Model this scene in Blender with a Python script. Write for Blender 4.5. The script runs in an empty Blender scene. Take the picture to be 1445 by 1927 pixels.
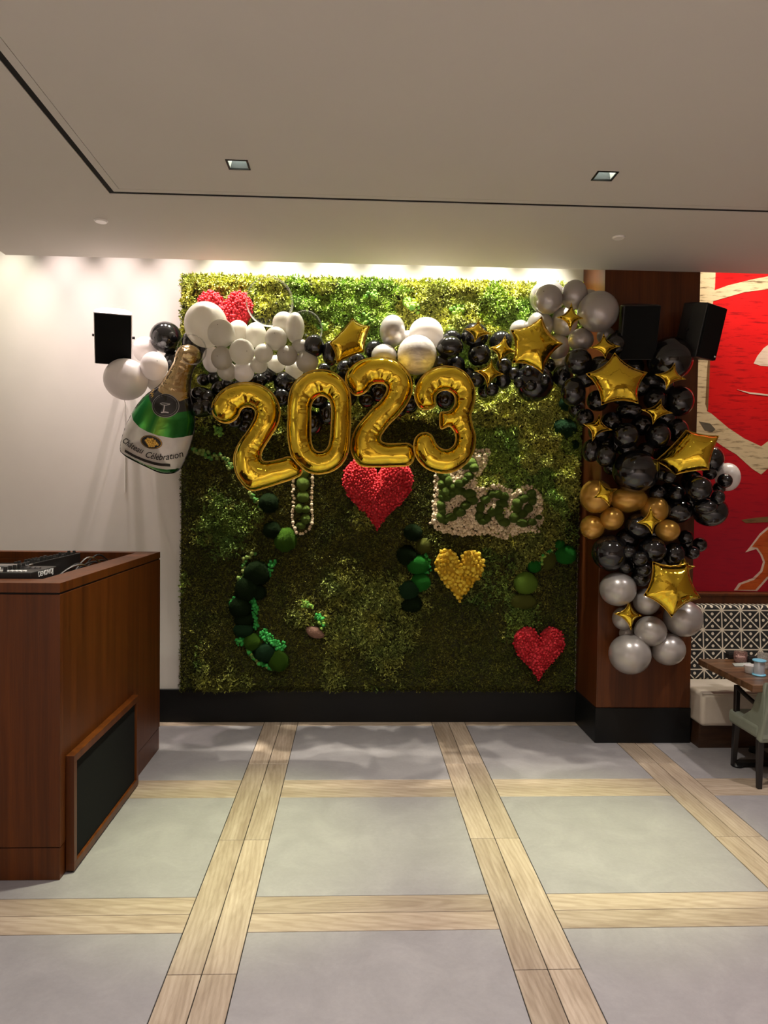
import bpy, bmesh, math, random
import numpy as np
from mathutils import Vector, Matrix
from mathutils.geometry import delaunay_2d_cdt
scene = bpy.context.scene
COL = scene.collection
R = random.Random(7)
RNG = np.random.default_rng(11)

# ------------------------------------------------------------------ camera
IW, IH, FPX = 1445.0, 1927.0, 1365.5
EYE = Vector((0.0, 0.0, 2.117))
RIGHT = Vector((0.999096, -0.040622, 0.012509))
UP = Vector((-0.011312, 0.029584, 0.999498))
FWD = Vector((0.040971, 0.998737, -0.029097))
cd = bpy.data.cameras.new('camera')
cam = bpy.data.objects.new('camera', cd)
COL.objects.link(cam)
cam.matrix_world = Matrix(((RIGHT.x, UP.x, -FWD.x, EYE.x), (RIGHT.y, UP.y, -FWD.y, EYE.y), (RIGHT.z, UP.z, -FWD.z, EYE.z), (0, 0, 0, 1)))
cd.sensor_fit = 'VERTICAL'; cd.sensor_height = 24.0; cd.lens = 24.0 * FPX / IH
cd.clip_start = 0.05; cd.clip_end = 60
scene.camera = cam

# ------------------------------------------------------------------ view, world, lamps
vs = scene.view_settings
vs.view_transform = 'Standard'; vs.look = 'None'; vs.exposure = 0.0; vs.gamma = 1.0; vs.use_curve_mapping = False
world = bpy.data.worlds.new('world'); scene.world = world; world.use_nodes = True
world.node_tree.nodes['Background'].inputs[0].default_value = (1.0, 0.93, 0.85, 1)
world.node_tree.nodes['Background'].inputs[1].default_value = 0.05
ZC = 3.981          # ceiling
YB = 6.611          # back wall
YE = 6.03           # edge of the dropped ceiling, a light cove behind it

def spot(name, loc, target, power, color, angle, blend, size):
    l = bpy.data.lights.new(name, 'SPOT'); l.energy = power; l.color = color
    l.spot_size = math.radians(angle); l.spot_blend = blend; l.shadow_soft_size = size
    o = bpy.data.objects.new(name, l); COL.objects.link(o)
    o.location = loc
    o.rotation_euler = (Vector(target) - Vector(loc)).to_track_quat('-Z', 'Y').to_euler()
    return o
# recessed downlights: two in view, unseen grid behind the camera partly added as fill
GREEN, WARM = (0.90, 1.0, 0.52), (1.0, 0.915, 0.89)
for (x, y, p, c, ang) in [(-0.69, 4.26, 760, GREEN, 38), (1.447, 4.26, 760, GREEN, 38), (-0.69, 4.26, 400, (1.0, 0.94, 0.84), 88), (1.447, 4.26, 340, (1.0, 0.94, 0.84), 88), (3.6, 4.26, 260, WARM, 100), (-2.83, 4.26, 110, (0.99, 1.0, 0.84), 110),  # last one unseen, added to brighten the left wall
                     (-2.3, 2.06, 50, WARM, 110), (-0.69, 2.06, 165, WARM, 110), (1.447, 2.06, 185, WARM, 110), (3.6, 2.06, 200, WARM, 112),
                     (-2.3, -0.14, 160, WARM, 96), (-0.69, -0.14, 280, WARM, 96), (1.447, -0.14, 280, WARM, 96), (3.6, -0.14, 400, WARM, 96),
                     (-2.3, -2.3, 980, WARM, 120), (-0.69, -2.3, 980, WARM, 120), (1.447, -2.3, 980, WARM, 120), (3.6, -2.3, 980, WARM, 120),  # unseen rear rows, put in strong so floor bounce lifts the ceiling
                     (-0.69, -4.4, 980, WARM, 120), (1.447, -4.4, 980, WARM, 120)]:
    spot('downlight_lamp', (x, y, ZC - 0.012), (x, y + 0.05, 0), p, c, ang, 1.0, 0.045)
# wall washers hidden in the cove along the back wall
for i in range(11):
    x = -3.05 + i * 0.475
    c = (1.0, 0.83, 0.80) if i in (1, 2, 3) else (1.0, 0.93, 0.78)
    spot('cove_lamp', (x, 6.24, 4.90), (x, 6.50, 1.6), 225 if i < 4 else 480, c, 56, 1.0, 0.02)
for x in (3.3, 3.9, 4.5):
    spot('picture_lamp', (x, 6.16, 4.8), (x, 6.36, 1.6), 120, (1.0, 0.9, 0.74), 90, 0.9, 0.03)

# ------------------------------------------------------------------ helpers
def ray(px, py):
    return FWD * FPX + RIGHT * (px - IW / 2) - UP * (py - IH / 2)
def at(px, py, Y):
    d = ray(px, py); return EYE + d * (Y / d.y)
def atz(px, py, Z):
    d = ray(px, py); return EYE + d * ((Z - EYE.z) / d.z)
def pxm(Y):            # metres per picture pixel at depth Y
    return Y / FPX

MATS = {}
def new_mat(name):
    m = bpy.data.materials.new(name); m.use_nodes = True
    nt = m.node_tree; b = nt.nodes['Principled BSDF']
    MATS[name] = m
    return m, nt, b
def plain(name, col, rough=0.5, metal=0.0, spec=0.5, coat=0.0):
    m, nt, b = new_mat(name)
    b.inputs['Base Color'].default_value = (*col, 1); b.inputs['Roughness'].default_value = rough
    b.inputs['Metallic'].default_value = metal; b.inputs['Specular IOR Level'].default_value = spec
    b.inputs['Coat Weight'].default_value = coat; b.inputs['Coat Roughness'].default_value = 0.06
    return m
def N(nt, kind, **kw):
    n = nt.nodes.new(kind)
    for k, v in kw.items():
        setattr(n, k, v)
    return n
def coords(nt, scale=(1, 1, 1), kind='Object', rot=(0, 0, 0)):
    tc = N(nt, 'ShaderNodeTexCoord'); mp = N(nt, 'ShaderNodeMapping')
    mp.inputs['Scale'].default_value = scale; mp.inputs['Rotation'].default_value = rot
    if kind == 'World':
        g = N(nt, 'ShaderNodeNewGeometry'); nt.links.new(g.outputs['Position'], mp.inputs['Vector'])
    else:
        nt.links.new(tc.outputs[kind], mp.inputs['Vector'])
    return mp.outputs['Vector']
def noise(nt, vec, scale, detail=4, rough=0.55, dist=0.0):
    n = N(nt, 'ShaderNodeTexNoise'); n.inputs['Scale'].default_value = scale; n.inputs['Detail'].default_value = detail
    n.inputs['Roughness'].default_value = rough; n.inputs['Distortion'].default_value = dist
    nt.links.new(vec, n.inputs['Vector']); return n.outputs['Fac']
def ramp(nt, fac, stops):
    r = N(nt, 'ShaderNodeValToRGB'); e = r.color_ramp.elements
    while len(e) < len(stops): e.new(0.5)
    for el, (p, c) in zip(e, stops):
        el.position = p; el.color = (*c, 1)
    nt.links.new(fac, r.inputs['Fac']); return r.outputs['Color']
def bump(nt, b, h, strength, dist=0.01):
    n = N(nt, 'ShaderNodeBump'); n.inputs['Strength'].default_value = strength; n.inputs['Distance'].default_value = dist
    nt.links.new(h, n.inputs['Height']); nt.links.new(n.outputs['Normal'], b.inputs['Normal'])
def mixc(nt, fac, a, b_, mode='MIX'):
    n = N(nt, 'ShaderNodeMix', data_type='RGBA', blend_type=mode)
    for s, v in ((0, fac), (6, a), (7, b_)):
        if isinstance(v, (int, float)): n.inputs[s].default_value = v
        elif isinstance(v, tuple): n.inputs[s].default_value = (*v, 1)
        else: nt.links.new(v, n.inputs[s])
    return n.outputs[2]

def wood(name, dark, light, scale, rough, kind='World', coat=0.0, bumpk=0.03):
    m, nt, b = new_mat(name)
    v = coords(nt, scale, kind)
    f1 = noise(nt, v, 1.0, 6, 0.6, 0.4); f2 = noise(nt, v, 7.0, 4, 0.65)
    c = ramp(nt, f1, [(0.3, dark), (0.7, light)])
    c2 = mixc(nt, 0.28, c, ramp(nt, f2, [(0.35, (0.25, 0.25, 0.25)), (0.65, (1, 1, 1))]), 'MULTIPLY')
    nt.links.new(c2, b.inputs['Base Color']); b.inputs['Roughness'].default_value = rough
    b.inputs['Coat Weight'].default_value = coat; b.inputs['Coat Roughness'].default_value = 0.2
    bump(nt, b, f2, bumpk, 0.004)
    return m

wood('wood_red', (0.062, 0.015, 0.0015), (0.140, 0.036, 0.0035), (14, 14, 0.5), 0.42, coat=0.06)
MATS['wood_red'].node_tree.nodes['Principled BSDF'].inputs['Specular IOR Level'].default_value = 0.3
wood('wood_pillar', (0.070, 0.018, 0.003), (0.14, 0.038, 0.007), (12, 12, 0.4), 0.42, coat=0.05)
MATS['wood_pillar'].node_tree.nodes['Principled BSDF'].inputs['Specular IOR Level'].default_value = 0.35
wood('wood_dark', (0.03, 0.013, 0.006), (0.075, 0.035, 0.016), (3, 18, 18), 0.4)
wood('wood_table', (0.045, 0.02, 0.009), (0.22, 0.11, 0.05), (2.2, 16, 16), 0.3, coat=0.25)
plain('black_trim', (0.006, 0.006, 0.006), 0.42, 0, 0.25)
plain('black_gap', (0.002, 0.002, 0.002), 0.9)
plain('black_plastic', (0.012, 0.012, 0.012), 0.38)
plain('grille_cloth', (0.006, 0.0065, 0.0065), 0.9, 0, 0.15)
plain('dark_metal', (0.03, 0.028, 0.026), 0.35, 0.8)
plain('reflector_far_grey', (0.10, 0.11, 0.115), 0.4)
plain('steel', (0.6, 0.6, 0.62), 0.25, 1.0)
plain('white_plastic', (0.86, 0.84, 0.81), 0.35)
plain('white_print', (0.85, 0.85, 0.83), 0.5)
plain('foil_seam', (0.62, 0.40, 0.06), 0.3, 1.0)
plain('black_foil', (0.006, 0.006, 0.007), 0.16, 0.0, 0.6, 0.5)
plain('ink', (0.012, 0.011, 0.010), 0.5)
plain('gold_print', (0.75, 0.46, 0.10), 0.3, 0.9)

def paint(name, col, rough=0.75, var=0.03):
    m, nt, b = new_mat(name)
    v = coords(nt, (1, 1, 1), 'World'); f = noise(nt, v, 2.2, 5)
    d = tuple(max(0, x - var) for x in col)
    nt.links.new(ramp(nt, f, [(0.3, d), (0.7, col)]), b.inputs['Base Color'])
    b.inputs['Roughness'].default_value = rough
    bump(nt, b, noise(nt, v, 180, 2), 0.05, 0.002)
    return m
paint('wall_paint', (0.70, 0.67, 0.62)); paint('ceiling_paint', (0.60, 0.575, 0.53), 0.8, 0.01)
paint('wall_tan', (0.46, 0.38, 0.29))

# floor pieces
m, nt, b = new_mat('stone_tile')
v = coords(nt, (1, 1, 1), 'World')
f = noise(nt, v, 3.6, 10, 0.68, 0.6); f2 = noise(nt, v, 40, 4, 0.7)
c = ramp(nt, f, [(0.28, (0.226, 0.212, 0.216)), (0.52, (0.262, 0.246, 0.250)), (0.75, (0.304, 0.286, 0.288))])
nt.links.new(mixc(nt, 0.18, c, ramp(nt, f2, [(0.3, (0.6, 0.6, 0.6)), (0.7, (1.1, 1.1, 1.1))]), 'MULTIPLY'), b.inputs['Base Color'])
b.inputs['Roughness'].default_value = 0.46; bump(nt, b, f2, 0.04, 0.003)
for nm, sc in (('plank_long', (9, 1.1, 1)), ('plank_cross', (1.1, 9, 1))):
    m, nt, b = new_mat(nm)
    oi = N(nt, 'ShaderNodeObjectInfo')
    v = coords(nt, sc, 'Object')
    add = N(nt, 'ShaderNodeVectorMath', operation='ADD'); nt.links.new(v, add.inputs[0])
    sv = N(nt, 'ShaderNodeVectorMath', operation='SCALE'); sv.inputs[0].default_value = (13.7, 7.1, 3.3)
    nt.links.new(oi.outputs['Random'], sv.inputs['Scale']); nt.links.new(sv.outputs[0], add.inputs[1])
    vec = add.outputs[0]
    w = N(nt, 'ShaderNodeTexWave', wave_type='RINGS', rings_direction='Z' if False else 'SPHERICAL')
    w.inputs['Scale'].default_value = 1.6; w.inputs['Distortion'].default_value = 5.5; w.inputs['Detail'].default_value = 4; w.inputs['Detail Scale'].default_value = 1.6
    nt.links.new(vec, w.inputs['Vector'])
    f = noise(nt, vec, 1.6, 7, 0.62, 0.8); f2 = noise(nt, vec, 12, 4, 0.7)
    c = ramp(nt, f, [(0.28, (0.265, 0.198, 0.140)), (0.5, (0.365, 0.288, 0.215)), (0.75, (0.460, 0.372, 0.290))])
    c = mixc(nt, 0.30, c, ramp(nt, w.outputs['Fac'], [(0.1, (0.58, 0.52, 0.46)), (0.6, (1, 1, 1))]), 'MULTIPLY')
    c = mixc(nt, 0.35, c, ramp(nt, f2, [(0.3, (0.62, 0.58, 0.54)), (0.7, (1, 1, 1))]), 'MULTIPLY')
    tone = N(nt, 'ShaderNodeMapRange'); tone.inputs['To Min'].default_value = 0.86; tone.inputs['To Max'].default_value = 1.1
    nt.links.new(oi.outputs['Random'], tone.inputs['Value'])
    hs = N(nt, 'ShaderNodeHueSaturation'); nt.links.new(c, hs.inputs['Color']); nt.links.new(tone.outputs[0], hs.inputs['Value'])
    nt.links.new(hs.outputs[0], b.inputs['Base Color']); b.inputs['Roughness'].default_value = 0.5
    bump(nt, b, f2, 0.08, 0.003)

# balloons
def latex(name, col, rough, metal=0.0, coat=0.3, trans=0.0, spec=0.5):
    m, nt, b = new_mat(name)
    lw = N(nt, 'ShaderNodeTexNoise')
    b.inputs['Base Color'].default_value = (*col, 1); b.inputs['Roughness'].default_value = rough
    b.inputs['Metallic'].default_value = metal; b.inputs['Coat Weight'].default_value = coat; b.inputs['Coat Roughness'].default_value = 0.04
    b.inputs['Specular IOR Level'].default_value = spec
    nt.nodes.remove(lw)
    if trans > 0:
        t = N(nt, 'ShaderNodeBsdfTranslucent'); t.inputs['Color'].default_value = (*[min(1, x * 1.1) for x in col], 1)
        mx = N(nt, 'ShaderNodeMixShader'); mx.inputs[0].default_value = trans
        nt.links.new(b.outputs[0], mx.inputs[1]); nt.links.new(t.outputs[0], mx.inputs[2])
        nt.links.new(mx.outputs[0], nt.nodes['Material Output'].inputs['Surface'])
    return m
latex('latex_white', (0.80, 0.76, 0.74), 0.30, 0.05, 0.35, 0.25)
latex('latex_pearl', (0.58, 0.55, 0.49), 0.36, 0.05, 0.3, 0.35)
latex('latex_silver', (0.40, 0.375, 0.36), 0.30, 0.40, 0.8)
latex('latex_gold', (0.50, 0.27, 0.045), 0.27, 0.55, 0.4)
latex('latex_black', (0.005, 0.005, 0.006), 0.12, 0.0, 0.4, 0.0, 0.6)
m, nt, b = new_mat('latex_marble')
v = coords(nt, (1, 3, 1)); f = noise(nt, v, 1.7, 5, 0.6, 1.2)
nt.links.new(ramp(nt, f, [(0.35, (0.40, 0.36, 0.33)), (0.65, (0.62, 0.58, 0.54))]), b.inputs['Base Color'])
b.inputs['Roughness'].default_value = 0.35; b.inputs['Coat Weight'].default_value = 0.25
m, nt, b = new_mat('latex_clear')
tr = N(nt, 'ShaderNodeBsdfTransparent'); tr.inputs[0].default_value = (0.955, 0.955, 0.95, 1)
fr = N(nt, 'ShaderNodeFresnel'); fr.inputs['IOR'].default_value = 1.07
b.inputs['Base Color'].default_value = (0.45, 0.45, 0.43, 1); b.inputs['Roughness'].default_value = 0.1
mx = N(nt, 'ShaderNodeMixShader'); ml = N(nt, 'ShaderNodeMath', operation='MULTIPLY'); ml.inputs[1].default_value = 0.5; nt.links.new(fr.outputs[0], ml.inputs[0]); nt.links.new(ml.outputs[0], mx.inputs[0])
nt.links.new(tr.outputs[0], mx.inputs[1]); nt.links.new(b.outputs[0], mx.inputs[2])
nt.links.new(mx.outputs[0], nt.nodes['Material Output'].inputs['Surface'])

# foils
def foil(name, col, rough, k):
    m, nt, b = new_mat(name)
    b.inputs['Base Color'].default_value = (*col, 1); b.inputs['Metallic'].default_value = 1.0; b.inputs['Roughness'].default_value = rough
    v = coords(nt, (1, 1, 1)); f = noise(nt, v, 9, 3, 0.5, 1.0)
    bump(nt, b, f, k, 0.02)
    return m
foil('foil_gold', (0.88, 0.63, 0.055), 0.075, 0.18)
foil('foil_neck', (0.62, 0.46, 0.24), 0.22, 0.8)
foil('foil_green', (0.02, 0.22, 0.05), 0.14, 0.12)
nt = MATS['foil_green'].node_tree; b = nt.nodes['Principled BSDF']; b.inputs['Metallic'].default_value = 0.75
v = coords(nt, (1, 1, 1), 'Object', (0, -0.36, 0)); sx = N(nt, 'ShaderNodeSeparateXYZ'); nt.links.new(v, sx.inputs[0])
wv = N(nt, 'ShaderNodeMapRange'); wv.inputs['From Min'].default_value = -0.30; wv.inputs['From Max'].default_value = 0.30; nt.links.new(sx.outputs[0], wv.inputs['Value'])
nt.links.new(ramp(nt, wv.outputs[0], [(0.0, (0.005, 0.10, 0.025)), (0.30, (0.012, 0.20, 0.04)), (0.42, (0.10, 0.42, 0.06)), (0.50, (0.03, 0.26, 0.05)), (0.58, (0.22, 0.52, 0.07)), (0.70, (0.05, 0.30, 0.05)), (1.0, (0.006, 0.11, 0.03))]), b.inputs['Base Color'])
m, nt, b = new_mat('label_paper')
v = coords(nt, (1, 1, 1)); f = noise(nt, v, 9, 3)
nt.links.new(ramp(nt, f, [(0.3, (0.62, 0.60, 0.57)), (0.7, (0.74, 0.72, 0.69))]), b.inputs['Base Color'])
b.inputs['Roughness'].default_value = 0.3; b.inputs['Metallic'].default_value = 0.25

# plants
def attr_mat(name, rough, trans=0.0):
    m, nt, b = new_mat(name)
    a = N(nt, 'ShaderNodeAttribute'); a.attribute_name = 'tint'
    nt.links.new(a.outputs['Color'], b.inputs['Base Color']); b.inputs['Roughness'].default_value = rough
    b.inputs['Specular IOR Level'].default_value = 0.25
    return m
attr_mat('moss_sprigs', 0.8); attr_mat('blooms', 0.75); attr_mat('pebbles', 0.7)
m, nt, b = new_mat('moss_bed')
v = coords(nt, (1, 1, 1), 'World'); f = noise(nt, v, 3.0, 6); f2 = noise(nt, v, 120, 3, 0.7)
c = ramp(nt, f, [(0.3, (0.014, 0.014, 0.003)), (0.7, (0.045, 0.045, 0.008))])
nt.links.new(mixc(nt, 0.6, c, ramp(nt, f2, [(0.3, (0.3, 0.3, 0.3)), (0.7, (1.3, 1.3, 1.3))]), 'MULTIPLY'), b.inputs['Base Color'])
b.inputs['Roughness'].default_value = 0.95; bump(nt, b, f2, 0.8, 0.02)
def moss_ball(name, col):
    m, nt, b = new_mat(name)
    v = coords(nt, (1, 1, 1)); f = noise(nt, v, 70, 3, 0.7)
    nt.links.new(ramp(nt, f, [(0.3, tuple(x * 0.45 for x in col)), (0.7, col)]), b.inputs['Base Color'])
    b.inputs['Roughness'].default_value = 0.95; b.inputs['Specular IOR Level'].default_value = 0.1
    bump(nt, b, f, 0.9, 0.02)
    return m
moss_ball('cushion_dark', (0.018, 0.040, 0.010)); moss_ball('cushion_mid', (0.10, 0.24, 0.02)); moss_ball('cushion_bright', (0.05, 0.40, 0.05))
moss_ball('cushion_lime', (0.32, 0.56, 0.07)); moss_ball('cushion_olive', (0.20, 0.22, 0.04)); moss_ball('cushion_letter', (0.28, 0.42, 0.08))
moss_ball('cushion_blue', (0.03, 0.09, 0.035))
plain('bark', (0.24, 0.13, 0.09), 0.9)
plain('heart_red', (0.42, 0.012, 0.018), 0.8); plain('heart_yellow', (0.55, 0.33, 0.01), 0.8)

class MB:
    def __init__(s): s.v = []; s.f = []
    def quad(s, a, b_, c, d):
        n = len(s.v); s.v += [a, b_, c, d]; s.f.append((n, n + 1, n + 2, n + 3)); return s
    def box(s, x0, x1, y0, y1, z0, z1):
        n = len(s.v)
        s.v += [(x0, y0, z0), (x1, y0, z0), (x1, y1, z0), (x0, y1, z0), (x0, y0, z1), (x1, y0, z1), (x1, y1, z1), (x0, y1, z1)]
        s.f += [tuple(n + i for i in q) for q in ((0, 3, 2, 1), (4, 5, 6, 7), (0, 1, 5, 4), (1, 2, 6, 5), (2, 3, 7, 6), (3, 0, 4, 7))]
        return s
    def hexa(s, p):
        n = len(s.v); s.v += [tuple(q) for q in p]
        s.f += [tuple(n + i for i in q) for q in ((0, 3, 2, 1), (4, 5, 6, 7), (0, 1, 5, 4), (1, 2, 6, 5), (2, 3, 7, 6), (3, 0, 4, 7))]
        return s
    def lathe(s, prof, c=(0, 0, 0), seg=24, caps=True):
        n = len(s.v); k = len(prof)
        for (r, z) in prof:
            for i in range(seg):
                a = 2 * math.pi * i / seg
                s.v.append((c[0] + r * math.cos(a), c[1] + r * math.sin(a), c[2] + z))
        for j in range(k - 1):
            for i in range(seg):
                i2 = (i + 1) % seg
                s.f.append((n + j * seg + i, n + j * seg + i2, n + (j + 1) * seg + i2, n + (j + 1) * seg + i))
        if caps:
            s.f.append(tuple(n + i for i in range(seg - 1, -1, -1)))
            s.f.append(tuple(n + (k - 1) * seg + i for i in range(seg)))
        return s
    def tube(s, pts, r, seg=8):
        pts = [Vector(p) for p in pts]; n0 = len(s.v)
        prev = None
        for i, p in enumerate(pts):
            t = (pts[min(i + 1, len(pts) - 1)] - pts[max(i - 1, 0)]).normalized()
            if prev is None:
                a = Vector((0, 0, 1)) if abs(t.z) < 0.9 else Vector((1, 0, 0)); u = t.cross(a).normalized()
            else:
                u = (prev - t * prev.dot(t)).normalized()
            prev = u; w = t.cross(u); rr = r[i] if isinstance(r, (list, tuple)) else r
            for k in range(seg):
                a = 2 * math.pi * k / seg
                s.v.append(tuple(p + (u * math.cos(a) + w * math.sin(a)) * rr))
        for i in range(len(pts) - 1):
            for k in range(seg):
                k2 = (k + 1) % seg
                s.f.append((n0 + i * seg + k, n0 + i * seg + k2, n0 + (i + 1) * seg + k2, n0 + (i + 1) * seg + k))
        s.f.append(tuple(n0 + k for k in range(seg - 1, -1, -1)))
        e = n0 + (len(pts) - 1) * seg
        s.f.append(tuple(e + k for k in range(seg)))
        return s
    def build(s, name, mat, parent=None, smooth=False, bevel=0.0, offset=None):
        me = bpy.data.meshes.new(name)
        v = s.v if offset is None else [(a - offset[0], b_ - offset[1], c - offset[2]) for a, b_, c in s.v]
        me.from_pydata(v, [], s.f)
        o = link(name, me, mat, parent)
        if bevel > 0:
            md = o.modifiers.new('bevel', 'BEVEL'); md.width = bevel; md.segments = 2; md.limit_method = 'ANGLE'
        if smooth: shade(me)
        return o
def shade(me, angle=40):
    me.polygons.foreach_set('use_smooth', [True] * len(me.polygons))
    try: me.set_sharp_from_angle(angle=math.radians(angle))
    except Exception: pass
def link(name, me, mat, parent=None):
    me.materials.append(MATS[mat]) if mat else None
    o = bpy.data.objects.new(name, me); COL.objects.link(o)
    if parent is not None: o.parent = parent
    return o
def empty(name, loc, label=None, cat=None, group=None):
    o = bpy.data.objects.new(name, None); COL.objects.link(o); o.location = loc; o.empty_display_size = 0.05
    if label: tag(o, label, cat, group)
    return o
def tag(o, label, cat, group=None):
    o['label'] = label; o['category'] = cat
    if group: o['group'] = group
    return o
def struct(o):
    o['kind'] = 'structure'; return o
def sbox(name, x0, x1, y0, y1, z0, z1, mat, bevel=0.0, parent=None):
    o = MB().box(x0, x1, y0, y1, z0, z1).build(name, mat, parent, bevel=bevel)
    return struct(o) if parent is None else o

# ------------------------------------------------------------------ room shell
XL, XR, YF = -3.4, 7.5, -6.0
SX0, SP, SW, SY0 = -0.794, 1.524, 0.3048, 3.432
GAP = 0.0022
flo = sbox('floor', XL - 0.2, XR + 0.2, YF - 0.2, YB + 0.2, -0.12, -0.006, 'black_gap')
TILE_CACHE = {}
def piece(name, x0, x1, y0, y1, mat):
    x0 += GAP; x1 -= GAP; y0 += GAP; y1 -= GAP
    if x1 - x0 < 0.01 or y1 - y0 < 0.01: return
    w, d = round(x1 - x0, 4), round(y1 - y0, 4)
    key = (w, d, mat)
    if key not in TILE_CACHE:
        mb = MB(); e = 0.0015
        mb.v = [(-w/2, -d/2, -0.0065), (w/2, -d/2, -0.0065), (w/2, d/2, -0.0065), (-w/2, d/2, -0.0065),
                (-w/2, -d/2, -e), (w/2, -d/2, -e), (w/2, d/2, -e), (-w/2, d/2, -e),
                (-w/2+e, -d/2+e, 0), (w/2-e, -d/2+e, 0), (w/2-e, d/2-e, 0), (-w/2+e, d/2-e, 0)]
        mb.f = [(0, 1, 5, 4), (1, 2, 6, 5), (2, 3, 7, 6), (3, 0, 4, 7), (4, 5, 9, 8), (5, 6, 10, 9), (6, 7, 11, 10), (7, 4, 8, 11), (8, 9, 10, 11)]
        me = bpy.data.meshes.new(name); me.from_pydata(mb.v, [], mb.f); me.materials.append(MATS[mat]); TILE_CACHE[key] = me
    o = bpy.data.objects.new(name, TILE_CACHE[key]); COL.objects.link(o); o.location = ((x0 + x1) / 2, (y0 + y1) / 2, 0); o.parent = flo
YFR = YB
for k in range(-2, 6):
    xs = SX0 + k * SP
    if xs > XR: continue
    # the double plank running away from the camera
    for e in (0, 1):
        xa, xb = xs + e * SW / 2, xs + (e + 1) * SW / 2
        if xa < XL or xb > XR: continue
        y = 4.352 - 1.2192 * 9
        while y < YFR:
            piece('plank', xa, xb, max(YF, y), min(YFR, y + 1.2192), 'plank_long'); y += 1.2192
    xa, xb = max(XL, xs + SW), min(XR, xs + SP)
    for mI in range(-7, 3):
        ya = SY0 + mI * SP
        for e in (0, 1):
            y0, y1 = ya + e * SW / 2, min(YFR, ya + (e + 1) * SW / 2)
            if y0 > YF and y1 - y0 > 0.02: piece('plank', xa, xb, y0, y1, 'plank_cross')
        y0, y1 = max(YF, ya + SW), min(YFR, ya + SP)
        if y1 - y0 > 0.02: piece('tile', xa, xb, y0, y1, 'stone_tile')

sbox('wall_back', XL - 0.2, XR + 0.2, YB, YB + 0.2, -0.1, 5.0, 'wall_paint')
sbox('wall_left', XL - 0.2, XL, YF, YB + 0.2, -0.1, 5.0, 'wall_paint')
sbox('wall_right', XR, XR + 0.2, YF, YB + 0.2, -0.1, 5.0, 'wall_tan')
sbox('wall_front', XL - 0.2, XR + 0.2, YF - 0.2, YF, -0.1, 5.0, 'wall_tan')
sbox('ceiling', XL - 0.2, XR + 0.2, YF - 0.2, YB + 0.2, 5.0, 5.15, 'ceiling_paint')
# dropped ceiling: outer border, a black slot, a thin seam, the inner field
XE, XS, YS, T = -2.832, -1.555, 4.715, 0.10
def drop(n, x0, x1, y0, y1): return sbox(n, x0, x1, y0, y1, ZC, ZC + T, 'ceiling_paint')
# the border is pierced by the pillar
PX0, PX1, PY = 2.066, 2.876, 6.022
drop('ceiling_border_back', XE, PX0, YS + 0.018, YE); drop('ceiling_border_right', PX0, XR, YS + 0.018, YE - 0.008)
drop('ceiling_border_left', XE, XS - 0.018, YF, YS + 0.018)
drop('ceiling_frame_back', XS + 0.018, XR, YS - 0.062, YS - 0.018)
drop('ceiling_frame_left', XS + 0.018, XS + 0.062, YF, YS - 0.064)
# inner field with two square openings for the downlights
fx0, fy1 = XS + 0.0655, YS - 0.0655
LX, LY, LH = (-0.69, 1.447), 4.26, 0.064
drop('ceiling_field_front', fx0, XR, YF, LY - LH); drop('ceiling_field_back', fx0, XR, LY + LH, fy1)
drop('ceiling_field_left', fx0, LX[0] - LH, LY - LH, LY + LH); drop('ceiling_field_middle', LX[0] + LH, LX[1] - LH, LY - LH, LY + LH)
drop('ceiling_field_right', LX[1] + LH, XR, LY - LH, LY + LH)
sbox('trim_3', XS - 0.0175, XR, YS - 0.0175, YS + 0.0175, ZC + 0.004, ZC + 0.09, 'black_gap')
sbox('trim_4', XS - 0.0175, XS + 0.0175, YF, YS - 0.0178, ZC + 0.004, ZC + 0.09, 'black_gap')
sbox('trim_1', XS - 0.06, XR, YS - 0.10, YS + 0.05, ZC + T, ZC + T + 0.02, 'black_gap')
sbox('trim_2', XS - 0.06, XS + 0.10, YF, YS - 0.10, ZC + T, ZC + T + 0.02, 'black_gap')

# baseboard, pillar
sbox('baseboard_back', XL, PX0 - 0.002, YB - 0.035, YB - 0.001, 0.002, 0.298, 'black_trim', 0.003)
sbox('baseboard_left', XL + 0.001, XL + 0.03, YF, YB - 0.04, 0.002, 0.298, 'black_trim')
pil = sbox('wall_pillar', PX0, PX1, PY, YB - 0.001, 0.302, 4.9, 'wood_pillar', 0.004)
sbox('baseboard_pillar', PX0 - 0.006, PX1 + 0.006, PY - 0.006, YB - 0.002, 0.002, 0.300, 'black_trim', 0.004)

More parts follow.
